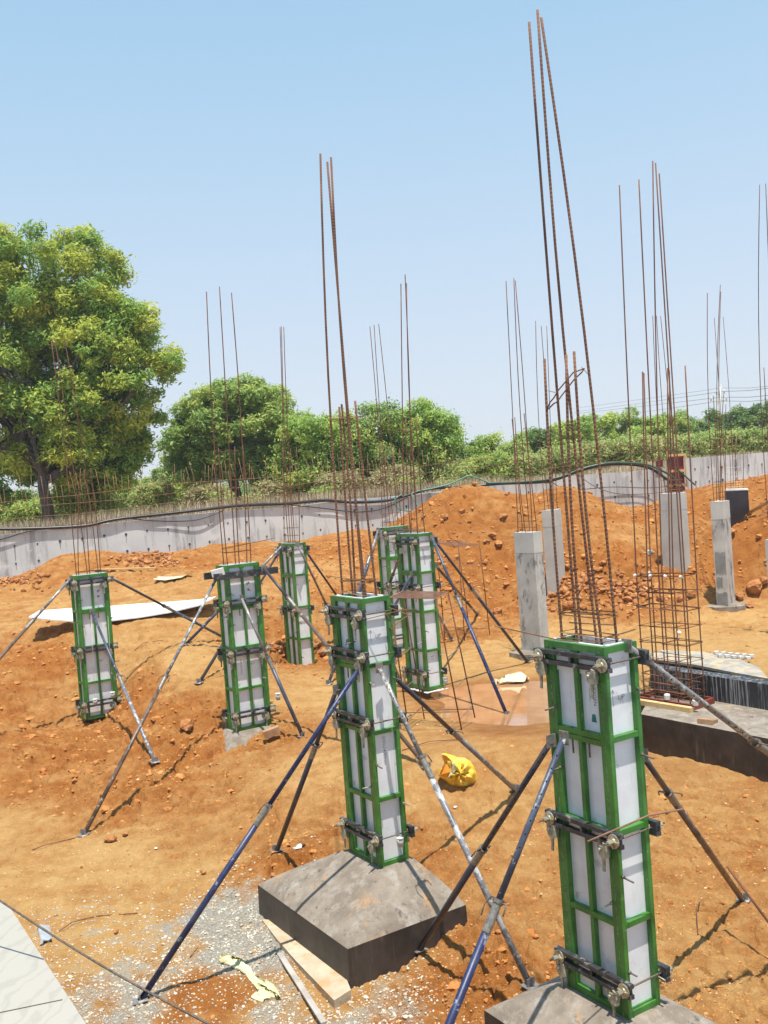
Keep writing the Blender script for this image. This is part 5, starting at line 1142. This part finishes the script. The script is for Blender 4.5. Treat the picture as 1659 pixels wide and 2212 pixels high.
for i, (px, py, lab) in enumerate([(337, 1840, 'white pebble left of the long blue prop'), (298, 1680, 'white chip below the crossing props'), (237, 1817, 'white chip beside the flat rock at left'), (1110, 2076, 'white cube of mortar beside the base plate'), (983, 1740, 'white chip in front of the yellow sack'), (1000, 1487, 'white scrap in the mud at the left of the puddle')]):
    c_ = G(px, py); solo('white_chip', MB().rock((c_[0], c_[1], c_[2] + .015), .03, 700 + i, .7, 1), M['mortar'], lab, 'chip')

# marking pegs of rebar
for i, (px, py, h, lab) in enumerate([(168, 1800, .62, 'rusty peg left of the foot of the long brown prop'), (338, 1648, .30, 'short peg at the foot of the pale prop'), (389, 1378, .55, 'rusty peg between the first two formworks, above the slope'), (427, 1475, .5, 'rusty peg by the foot of the dark prop left of the second formwork'), (667, 1588, .2, 'bent peg at the foot of the blue grey prop'),
     (1122, 1705, .40, 'left peg of the pair behind the near formwork props'), (1130, 1706, .38, 'right peg of the pair behind the near formwork props'), (1103, 1552, .35, 'peg at the foot of the long blue prop by the puddle'), (1634, 1945, .34, 'thick rusty peg at the foot of the rust brown prop'), (1603, 1920, .2, 'short peg behind the base of the rust brown prop'), (1640, 1948, .22, 'low peg touching the thick rusty peg'), (720, 1828, .12, 'tiny peg behind the footing')]):
    c_ = G(px, py); solo('steel_peg', MB().tube([(0, 0, -.05), (rnd.uniform(-.02, .02), 0, h)], .009, 6), M['rebar'], lab, 'peg', 'rebar pegs driven into the ground', loc=tuple(c_))
solo('steel_bar', MB().tube([P(1571, 1872, 9.9), P(1690, 2032, 9.3)], .013, 7), M['rebar'], 'rusty bar slanting out of the picture at the right edge', 'steel bar')
solo('steel_bar', MB().tube([P(1269, 1818, 7.35), P(1400, 1762, 7.55), P(1475, 1770 - 22, 7.6)], .0075, 7), M['twigr'], 'thin bar resting on the clamp of the nearest formwork', 'steel bar')
def wire(label, pts, r=.006):
    solo('bent_wire', MB().tube([G(a, b_) + np.array((0, 0, .012 + .03 * (i == 1))) for i, (a, b_) in enumerate(pts)], r, 5), M['rebar'], label, 'wire')
wire('bent rusty wire lying on the pale earth at the left', [(128, 2012), (155, 1998), (185, 1984), (215, 1978), (297, 1976 - 3)])
wire('straight rusty wire lying near the peg at the left', [(70, 1840), (100, 1832), (168, 1806)])
wire('short wire on the gravel under the long blue prop', [(410, 2068), (428, 2050)])
wire('hooked wire right of the nearest formwork', [(1512, 1760 + 190), (1505, 1975), (1507, 2005), (1517, 2020)])
wire('thin rod lying across the footing of mud beside the trestle', [(870, 1640), (930, 1628), (1000, 1618)])
wire('dark cable curving on the slope below the second formwork', [(290, 1405), (310, 1392), (345, 1384), (380, 1381), (395, 1380)])

# paper cups hanging as plumb weights
def cup(label, c_, top_, s_=1.0):
    c_ = np.array(c_); t = thing('hanging_cup', label, 'paper cup', tuple(c_), 0, 'cups hung on strings as plumb weights')
    def ring(r_, z): return [(c_[0] + r_ * s_ * math.cos(q * PI / 8), c_[1] + r_ * s_ * math.sin(q * PI / 8), c_[2] + z * s_) for q in range(16)]
    part('cup_body', MB().loft([ring(.030, 0), ring(.041, .095)], True), M['cup_dark'], t); part('cup_fill', MB().loft([ring(.044, .094), ring(.045, .102), ring(.040, .103)], False), M['cup'], t)
    part('string', MB().tube([c_ + np.array((0, 0, .1 * s_)), np.array(top_)], .0016 * max(1, c_[1] / 10), 5), M['string'], t)
cup('white paper cup hanging at the right foot of the middle formwork', loc('F', -.05, .24, -2.80), loc('F', -.05, .24, -.9))
cup('left one of two cups hanging before the far left formwork', P(206, 1522, 19.8), P(197, 1330, 19.8), 1.15)
cup('right one of two cups hanging before the far left formwork', P(244, 1507, 19.9), P(233, 1330, 19.9), 1.15)
cup('cup hanging at the right side of the second formwork', P(601, 1512, 17.6), P(596, 1415, 17.6), 1.2)
cup('cup hanging at the right foot of the handwritten formwork', loc('E', -.03, .40, -2.93), loc('E', -.03, .40, -2.2), 1.2)
cup('cup hanging at the foot of the formwork hidden at the back', P(881, 1372, 22.7), P(878, 1250, 22.7), 1.2)

# tiled slab in the lower left corner, with the wall that carries it, and the cord
zs = -1.7; s0 = Pz(186, 2212, zs); s1 = Pz(20, 1958, zs); dd = (s0 - s1) / np.linalg.norm(s0 - s1); e_ = s1 + dd * 7; lft = Pz(-40, 1925, zs)
lft = s1 + (lft - s1) / np.linalg.norm(lft - s1) * 6; bk3 = e_ + np.array((-5.5, -1.0, 0))
poly = [s1, e_, bk3, lft]
t = thing('tiled_slab', 'cream veined stone slab in the lower left corner with one dark joint', 'slab', tuple(s1))
part('tile_surface', MB().prism([p - np.array((0, 0, .03)) for p in poly][::-1], (0, 0, .03)), M['tile'], t)
nrm_ = np.array((-dd[1], dd[0], 0)); nrm_ = nrm_ if nrm_[0] < 0 else -nrm_
part('slab_body', MB().prism([s1 + nrm_ * .02 - np.array((0, 0, .2)), e_ + nrm_ * .02 - np.array((0, 0, .2)), bk3 - np.array((0, 0, .2)), lft - np.array((0, .02, .2))][::-1], (0, 0, .168)), M['plaster'], t)
part('wall_below', MB().prism([s1 + nrm_ * .3 - np.array((0, .25, 3.6)), e_ + nrm_ * .3 - np.array((0, 0, 3.6)), bk3 - np.array((0, 0, 3.6)), lft - np.array((0, .3, 3.6))][::-1], (0, 0, 3.38)), M['plaster'], t)
j0 = Pz(135, 2160, zs); j1 = Pz(-20, 2192, zs); dj = (j1 - j0) / np.linalg.norm(j1 - j0)
part('joint', MB().bar(j0 + np.array((0, 0, .0005)), j0 + dj * 3 + np.array((0, 0, .0005)), .004, .003), M['tie_hole'], t)
a = P(-8, 1940, 3.7); b_ = P(240, 2080, 3.45); c_ = P(470, 2222, 3.2)
pts = [Vector(a + (c_ - a) * (i / 40)) + Vector((0, 0, -.02 * math.sin(PI * i / 40))) for i in range(-4, 46)]
solo('cord', MB().tube(pts, .0042, 8), M['cord'], 'dark twisted cord stretched across the lower left corner', 'cord')

# ================================================================== TREES AND GREENERY
def leaves(name, centres, radii, n_per, size, mat, seed, droop=.2, hue=.1, parent=None, squash=.72, shell=.35):
    """leaf-sized faces spread through clumps; tone varies by leaf and clump, hue = share of yellow"""
    r_ = np.random.default_rng(seed); cen = np.asarray(centres, float); R_ = np.asarray(radii, float); k = len(cen)
    cl_t = r_.random(k); cl_h = (r_.random(k) < hue * 1.5) * r_.uniform(.2, 1, k)
    n_i = np.maximum(8, (n_per * (R_ / R_.mean()) ** 2)).astype(int); idx = np.repeat(np.arange(k), n_i); n_ = len(idx)
    d = r_.normal(size=(n_, 3)); d /= np.linalg.norm(d, axis=1)[:, None]
    rad_ = R_[idx] * (shell + (1 - shell) * r_.random(n_) ** .5) * (1 + .45 * np.sin(d[:, 0] * 7 + idx) * np.sin(d[:, 1] * 6 + idx * 2)) * np.where(r_.random(n_) < .12, 1.35, 1)
    pos = cen[idx] + d * rad_[:, None] * np.array((1, 1, squash))
    nr_ = d * .55 + r_.normal(size=(n_, 3)) * .55 + np.array((0, 0, .75)); nr_ /= np.linalg.norm(nr_, axis=1)[:, None]
    t_ = r_.normal(size=(n_, 3)); t_ -= nr_ * (t_ * nr_).sum(1)[:, None]; t_ /= np.linalg.norm(t_, axis=1)[:, None]; bt = np.cross(nr_, t_)
    s_ = size * r_.uniform(.6, 1.3, n_)[:, None]; t_ = t_ * s_; bt = bt * s_ * .36
    fold = nr_ * s_ * .12
    V = np.stack([pos - t_, pos - bt * 1.0 + fold, pos + t_, pos + bt * 1.0 + fold], 1).reshape(-1, 3)
    F = np.arange(n_ * 4).reshape(-1, 4)
    tone = np.clip(cl_t[idx] * .5 + r_.random(n_) * .5, 0, 1); hu = np.clip(cl_h[idx] * .75 + (r_.random(n_) < hue * .4) * .5, 0, 1)
    me = np_mesh(name, V, F, M[mat], False, {'tone': ('FACE', tone), 'hue': ('FACE', hu)})
    o = bpy.data.objects.new(name, me); C.objects.link(o)
    if parent is not None:
        L = parent.location; V2 = V - np.array(L[:]); me.vertices.foreach_set('co', V2.astype(np.float32).ravel()); me.update(); o.parent = parent
    return o
def limb(k, a, b_, r0, r1_, seed, wob=.06, n=7):
    r_ = random.Random(seed); a, b_ = Vector(a), Vector(b_); L = (b_ - a).length; pts = []; rr = []
    for i in range(n + 1):
        f = i / n; w_ = math.sin(PI * f) * L * wob
        pts.append(a.lerp(b_, f) + Vector((r_.uniform(-w_, w_), r_.uniform(-w_, w_), r_.uniform(-w_, w_) + w_ * .6))); rr.append(r0 + (r1_ - r0) * f)
    k.tube(pts, rr, 7); return pts
def tree(label, base, trunk_top, crown, clump_r, n_clump, n_leaf, leaf, mat, seed, hue=.1, tr=.25, limbs=10, group=None, name='tree', jitter=1.0, extra=()):
    """crown: list of ellipsoids (centre, radii)"""
    r_ = random.Random(seed); base = np.array(base); t = thing(name, label, 'tree', tuple(base), 0, group)
    k = MB(); tt = np.array(trunk_top)
    k.tube([base - np.array((0, 0, .3)), base + (tt - base) * .35 + np.array((.08, 0, 0)), base + (tt - base) * .7 - np.array((.05, 0, 0)), tt], [tr * 1.25, tr, tr * .9, tr * .75], 9)
    cen = []; rr = []; vol = [(e[1][0] * e[1][1] * e[1][2]) ** .62 for e in crown]; tot = sum(vol)
    for e, v in zip(crown, vol):
        n_ = max(3, int(n_clump * v / tot)); c0 = np.array(e[0]); R_ = np.array(e[1])
        for i in range(n_):
            d = np.array([r_.gauss(0, 1) for _ in range(3)]); d /= np.linalg.norm(d); f = r_.uniform(.35, 1.0) ** .6
            cen.append(c0 + d * R_ * f); rr.append(clump_r * r_.uniform(.6, 1.35))
    part('trunk', k, M['bark'], t)
    k = MB(); pick = r_.sample(range(len(cen)), min(limbs, len(cen)))
    for j, i in enumerate(pick):
        st = tt + (base - tt) * r_.uniform(0, .25); pts = limb(k, st, cen[i], tr * .5, tr * .10, seed * 31 + j, .09)
        for q in range(3):
            m_ = r_.randrange(2, 6); tgt = min(cen, key=lambda c_: np.linalg.norm(c_ - np.array(pts[m_]) - np.array([r_.uniform(-2, 2), r_.uniform(-1, 1), r_.uniform(-.5, 1.5)])))
            limb(k, pts[m_], tgt, tr * .22, tr * .05, seed * 57 + j * 3 + q, .1, 5)
    part('branches', k, M['bark'], t)
    leaves('crown', cen, rr, n_leaf, leaf, mat, seed, hue=hue, parent=t)
    return t
def gb(px, Y):                          # ground beyond the wall under picture column px
    x = ray(px, 1050)[0] / ray(px, 1050)[1] * Y; return np.array([x, Y, gz_at(x, Y)])
def E_(px, py, Y, rx, ry, rz): return (P(px, py, Y), (rx, ry, rz))
K = lambda Y: Y / 2085.0                # metres per picture pixel at distance Y
Y0 = 40.0; k_ = K(Y0)
tree('big spreading tree with yellow green and dark green leaves filling the left side', gb(95, 38.5), P(92, 1010, 38.6),
     [E_(60, 620, 40, 150 * k_, 3.2, 130 * k_), E_(-60, 700, 40, 150 * k_, 3.2, 180 * k_), E_(180, 640, 40.5, 95 * k_, 2.6, 120 * k_), E_(230, 760, 40.5, 110 * k_, 2.6, 110 * k_), E_(290, 790, 40, 75 * k_, 2.0, 70 * k_), E_(110, 800, 38.8, 170 * k_, 2.8, 110 * k_),
      E_(260, 690, 40, 50 * k_, 1.6, 55 * k_), E_(250, 900, 40.5, 85 * k_, 2.2, 85 * k_), E_(0, 900, 39, 120 * k_, 2.6, 80 * k_), E_(190, 1010, 41, 75 * k_, 2.2, 70 * k_), E_(320, 880, 40.5, 30 * k_, 1.0, 45 * k_), E_(345, 800, 40.3, 32 * k_, 1.0, 40 * k_), E_(30, 990, 40, 90 * k_, 2.4, 60 * k_), E_(170, 960, 39.5, 90 * k_, 2, 60 * k_), E_(-20, 560, 40, 80 * k_, 2, 80 * k_), E_(270, 960, 40.5, 60 * k_, 1.8, 60 * k_), E_(190, 540, 40.5, 40 * k_, 1.5, 40 * k_), E_(130, 700, 40.6, 110 * k_, 2.6, 90 * k_), E_(90, 860, 40.6, 110 * k_, 2.2, 70 * k_), E_(40, 780, 40.6, 90 * k_, 2.4, 80 * k_), E_(362, 780, 40, 26 * k_, 1.0, 34 * k_), E_(318, 700, 40, 28 * k_, 1, 38 * k_), E_(262, 580, 40.3, 22 * k_, .8, 30 * k_), E_(240, 1030, 41, 60 * k_, 1.8, 50 * k_), E_(20, 1040, 42, 70 * k_, 1.6, 50 * k_), E_(160, 1040, 42, 45 * k_, 1.4, 50 * k_), E_(285, 985, 41, 40 * k_, 1.2, 45 * k_), E_(200, 1075, 42, 60 * k_, 1.2, 35 * k_), E_(120, 930, 38.5, 70 * k_, 1.5, 50 * k_)],
     .46, 900, 190, .115, 'leaf_big', 11, hue=.42, tr=.24, limbs=34)
Y1 = 47.; k1 = K(Y1)
tree('rounded green tree standing behind the wall between the big tree and middle cage', gb(505, 46.5), P(505, 1010, 46.5),
     [E_(505, 905, Y1, 130 * k1, 3, 75 * k1), E_(540, 865, Y1, 85 * k1, 2.2, 42 * k1), E_(450, 940, Y1, 85 * k1, 2.4, 65 * k1), E_(600, 930, Y1, 75 * k1, 2.2, 65 * k1), E_(500, 985, Y1, 110 * k1, 2.4, 50 * k1), E_(395, 935, Y1, 22 * k1, 1, 35 * k1), E_(470, 855, Y1, 35 * k1, 1.2, 25 * k1), E_(430, 1010, Y1, 65 * k1, 2, 35 * k1), E_(560, 1015, Y1, 80 * k1, 2, 35 * k1), E_(380, 985, Y1, 30 * k1, 1, 40 * k1), E_(640, 965, Y1, 40 * k1, 1.5, 50 * k1)],
     .42, 460, 170, .125, 'leaf_mid', 12, hue=.30, tr=.28, limbs=26)
tree('lighter green bushy tree right behind the middle rebar cage', gb(660, 45), P(665, 1020, 45),
     [E_(660, 945, 45, 60 * K(45), 1.6, 55 * K(45)), E_(700, 990, 45, 50 * K(45), 1.6, 50 * K(45)), E_(640, 1000, 45, 45 * K(45), 1.4, 45 * K(45)), E_(715, 925, 45, 28 * K(45), 1.0, 32 * K(45)), E_(670, 1030, 45, 70 * K(45), 1.6, 28 * K(45))],
     .45, 110, 220, .10, 'leaf_lime', 13, hue=.30, tr=.16, limbs=16)
tree('bright green tree behind the leaning thin cage', gb(810, 46), P(815, 1010, 46),
     [E_(800, 925, 46, 55 * K(46), 1.8, 50 * K(46)), E_(850, 905, 46, 38 * K(46), 1.5, 38 * K(46)), E_(770, 960, 46, 45 * K(46), 1.6, 55 * K(46)), E_(830, 985, 46, 60 * K(46), 1.8, 45 * K(46)), E_(750, 1000, 46, 45 * K(46), 1.5, 45 * K(46)), E_(740, 925, 46, 20 * K(46), .8, 35 * K(46)), E_(810, 1020, 46, 80 * K(46), 1.8, 25 * K(46))],
     .48, 140, 220, .10, 'leaf_mid', 14, hue=.35, tr=.18, limbs=18)
tree('lime green tree with a separate right hand sprig, left of the far bushes', gb(925, 46), P(925, 1005, 46),
     [E_(915, 905, 46, 48 * K(46), 1.6, 36 * K(46)), E_(950, 945, 46, 40 * K(46), 1.5, 38 * K(46)), E_(970, 920, 46, 18 * K(46), .8, 22 * K(46)), E_(900, 960, 46, 55 * K(46), 1.6, 48 * K(46)), E_(930, 990, 46, 50 * K(46), 1.6, 30 * K(46)), E_(890, 1015, 46, 70 * K(46), 1.6, 25 * K(46)), E_(980, 960, 46, 20 * K(46), .8, 30 * K(46))],
     .45, 130, 220, .10, 'leaf_lime', 15, hue=.22, tr=.16, limbs=16)
# bushes and trees further on, left to right: px, top py, half width px, distance, leaf, label
bush = [(352, 1000, 45, 60, 'leaf_mid', 'rounded pale green tree seen in the gap beside the big tree'), (300, 1035, 50, 62, 'leaf_mid', 'darker bush under the big tree crown'), (30, 1060, 60, 52, 'leaf_mid', 'green bush behind the big trunk at the left edge'), (150, 1068, 50, 50, 'leaf_mid', 'green bush right of the big trunk'), (410, 1045, 40, 55, 'leaf_lime', 'low bright bush left of the rounded tree'),
        (1010, 955, 36, 60, 'leaf_dark', 'dark low bush between the lime tree and the far bushes'), (1050, 935, 42, 58, 'leaf_lime', 'pale lime bush standing above the left mound'), (1105, 955, 40, 54, 'leaf_scrub', 'scrubby bush above the saddle of the mounds'), (1135, 925, 40, 66, 'leaf_mid', 'green bush behind the thin cages in the centre right'), (1175, 920, 38, 64, 'leaf_dark', 'dark bush behind the second column cage'), (1235, 898, 45, 60, 'leaf_lime', 'light green tree directly behind the tallest cage'),
        (1290, 893, 42, 62, 'leaf_lime', 'bright tree with thin trunk right of the tallest cage'), (1345, 885, 46, 66, 'leaf_mid', 'mid green tree left of the tall open cage'), (1400, 895, 42, 64, 'leaf_lime', 'lime green bush behind the tall open cage'), (1450, 888, 46, 68, 'leaf_mid', 'green tree above the red formwork'), (1510, 890, 48, 72, 'leaf_dark', 'dark tree left of the utility pole'), (1570, 880, 50, 76, 'leaf_dark', 'dark tree right of the utility pole'),
        (1620, 868, 55, 74, 'leaf_dark', 'dark crowned tree near the right edge'), (1680, 850, 60, 74, 'leaf_dark', 'tall dark tree cut by the right edge'), (1290, 950, 60, 50, 'leaf_scrub', 'pale scrub growing on the wall behind the second mound'), (1370, 945, 55, 50, 'leaf_scrub', 'yellow green scrub behind the hose arch'), (1210, 965, 50, 49, 'leaf_scrub', 'low scrub behind the column in the mound'), (1130, 985, 45, 48, 'leaf_scrub', 'low scrub right of the left mound peak'),
        (1470, 935, 60, 54, 'leaf_scrub', 'wide scrub bush behind the wall formwork'), (1560, 930, 60, 56, 'leaf_scrub', 'brownish scrub behind the higher wall'), (1640, 925, 60, 56, 'leaf_scrub', 'scrub bush at the right end of the higher wall'), (1060, 985, 50, 48, 'leaf_lime', 'bright bush just behind the left mound peak'),
        (330, 1045, 45, 47, 'leaf_scrub', 'pale scrub in the gap between big tree and rounded tree'), (450, 1050, 45, 44, 'leaf_dry', 'pale scrub under the rounded tree, left part'), (590, 1045, 45, 44, 'leaf_dry', 'pale scrub under the rounded tree, right part'), (730, 1030, 45, 43, 'leaf_dry', 'dry scrub behind the middle cage'), (850, 1015, 50, 43, 'leaf_dry', 'dry scrub between the leaning cage and the lime tree'), (975, 1005, 45, 45, 'leaf_scrub', 'pale scrub at the left end of the far bushes'), (60, 1085, 45, 46, 'leaf_lime', 'bright low bush left of the big trunk')]
for i, (px, py, hw, Y, lm, lab) in enumerate(bush):
    kk = K(Y); b0 = gb(px, Y); top = P(px, py, Y); hgt = top[2] - b0[2]; mid = b0[2] + hgt * .55
    c_ = np.array([top[0], Y, mid]); R0 = hw * kk
    cr_ = [(c_, (R0, R0 * .6, hgt * .42)), (c_ + np.array((-R0 * .45, 0, hgt * .10)), (R0 * .5, R0 * .5, hgt * .30)), (c_ + np.array((R0 * .4, 0, hgt * .18)), (R0 * .45, R0 * .5, hgt * .26)), (c_ - np.array((0, 0, hgt * .3)), (R0 * 1.0, R0 * .6, hgt * .2))]
    tree(lab, b0, b0 + np.array((0, 0, hgt * .35)), cr_, .38, 90 if Y > 52 else 80, 110, .125 if Y > 58 else .10, lm, 40 + i, hue=.28 if lm != 'leaf_dark' else .12, tr=.08, limbs=9, name='bush' if hgt < 3.6 else 'tree')
    
# distant wood as one mass
cen, rr_2 = [], []
for i in range(300):
    px = rnd.uniform(-120, 1780); Y = rnd.uniform(95, 130); hz = 1049 - (px - 830) * .0736
    h = 10 + 55 * max(0, (px - 1450) / 300) + 12 * math.sin(px * .013) + (18 if 330 < px < 420 else 0); cen.append(P(px, hz - rnd.uniform(-25, h), Y)); rr_2.append(rnd.uniform(1.3, 2.6))
o = leaves('distant_wood', cen, rr_2, 240, .30, 'leaf_dark', 77, hue=.04); tag(o, 'distant line of dark green woodland under the horizon', 'woodland', kind='stuff')

# dry grass and weeds behind the wall
r_ = np.random.default_rng(21); n_ = 60000
px = r_.uniform(-60, 1720, n_); Y = r_.uniform(0, 1, n_) ** 1.6 * 14
x = (px - 830) / 2085 * 38; x = x * (1 + Y / 45); yb = wall_y(x) + .55 + Y; zz_ = -.54 + .032 * np.clip(x, -12, 22) + .25 * fbm(x, yb, .15, 3) - .004 * np.clip(yb - 40, 0, 200)
dens = fbm(x, yb, .5, 3); keep = dens + r_.uniform(-.35, .35, n_) > -.22; x, yb, zz_ = x[keep], yb[keep], zz_[keep]; n_ = len(x)
h = r_.uniform(.15, .68, n_) * (1 - .35 * (x > 5)); lean = r_.normal(0, .16, (n_, 2)); w_ = .011 + .008 * r_.random(n_); a = r_.uniform(0, PI, n_)
dx, dy = np.cos(a) * w_, np.sin(a) * w_
V = np.stack([np.stack([x - dx, yb - dy, zz_ - .05], 1), np.stack([x + dx, yb + dy, zz_ - .05], 1), np.stack([x + lean[:, 0] + dx * .3, yb + lean[:, 1], zz_ + h], 1)], 1).reshape(-1, 3)
me = np_mesh('dry_grass', V, np.arange(n_ * 3).reshape(-1, 3), M['drygrass']); o = bpy.data.objects.new('dry_grass', me); C.objects.link(o)
tag(o, 'dry straw coloured grass growing behind the concrete wall', 'dry grass', kind='stuff')
# leafy weeds between the grass
for i, (px, py, lab, lm) in enumerate([(478, 1062, 'young yellow green sapling just behind the wall at the second cage', 'leaf_scrub'), (560, 1068, 'low green weed behind the wall right of the second cage', 'leaf_scrub'), (240, 1095, 'green weed at the foot of the big tree', 'leaf_mid'), (880, 1030, 'grey brown thorn bush behind the wall at the handwritten formwork cage', 'leaf_scrub'), (960, 1030, 'dry thorn bush left of the mound peak behind the wall', 'leaf_scrub'), (150, 1090, 'small bright weed right of the trunk', 'leaf_lime'), (700, 1050, 'small weed behind the wall at the middle cage', 'leaf_mid')]):
    Y = 41.5; b0 = gb(px, Y); top = P(px, py, Y); cen = []; k = MB(); t = thing('weed', lab, 'weed', tuple(b0), 0, 'weeds growing behind the wall')
    for j in range(9):
        c_ = np.array([top[0] + rnd.uniform(-.6, .6), Y + rnd.uniform(-.3, .3), b0[2] + (top[2] - b0[2]) * rnd.uniform(.35, 1)]); cen.append(c_); limb(k, b0, c_, .015, .005, i * 20 + j, .05, 4)
    part('stems', k, M['twig'], t); leaves('foliage', cen, [.24] * 9, 45, .07, lm, 90 + i, hue=.5, parent=t)

# utility pole with wires, far right
Yp = 85.; b0 = gb(1548, Yp); tp = P(1557, 836, Yp)
t = thing('utility_pole', 'pale concrete utility pole with cross arms above the trees at the right', 'utility pole', tuple(b0))
part('pole', MB().tube([b0, tp], [.20, .13], 8), M['pole'], t)
part('cross_arm', MB().bar(P(1535, 868, Yp), P(1570, 866, Yp), .12, .12), M['pole'], t)
part('cross_arm', MB().bar(P(1549, 852, Yp), P(1565, 850, Yp), .10, .10), M['pole'], t)
for px, py in ((1536, 860), (1548, 846), (1557, 834), (1564, 844), (1569, 859)): part('insulator', MB().tube([P(px, py + 6, Yp), P(px, py - 3, Yp)], .07, 6), M['pole'], t)
for i, (y0, y1, ye) in enumerate([(866, 862, 900), (858, 852, 884), (846, 835, 880), (838, 832, 872)]):
    L = [P(1300 - 60, ye + 10, 140), P(1420, (ye + y0) / 2 + 3, 110), P(1557, y0, Yp), P(1620, (y0 + y1) / 2 + 3, 78), P(1720, y1 - 4, 70)]
    solo('power_line', MB().tube(L, .022, 5), M['wire'], ['lowest power line running to the pole at the right', 'second power line from below at the utility pole', 'third power line from below at the utility pole', 'highest power line at the utility pole'][i], 'power line', 'power lines at the utility pole')
bpy.context.view_layer.update()

# summer haze in the air
hm = bpy.data.materials.new('haze_air'); hm.use_nodes = True; ht = hm.node_tree; ht.nodes.clear()
pv = ht.nodes.new('ShaderNodeVolumePrincipled'); pv.inputs['Color'].default_value = (.92, .95, 1, 1); pv.inputs['Density'].default_value = .0006; pv.inputs['Anisotropy'].default_value = .2
ho = ht.nodes.new('ShaderNodeOutputMaterial'); ht.links.new(pv.outputs[0], ho.inputs['Volume'])
solo('haze', MB().box(-160, 160, -30, 150, -10, 14), hm, 'thin pale summer haze over the site', 'haze', kind='stuff')
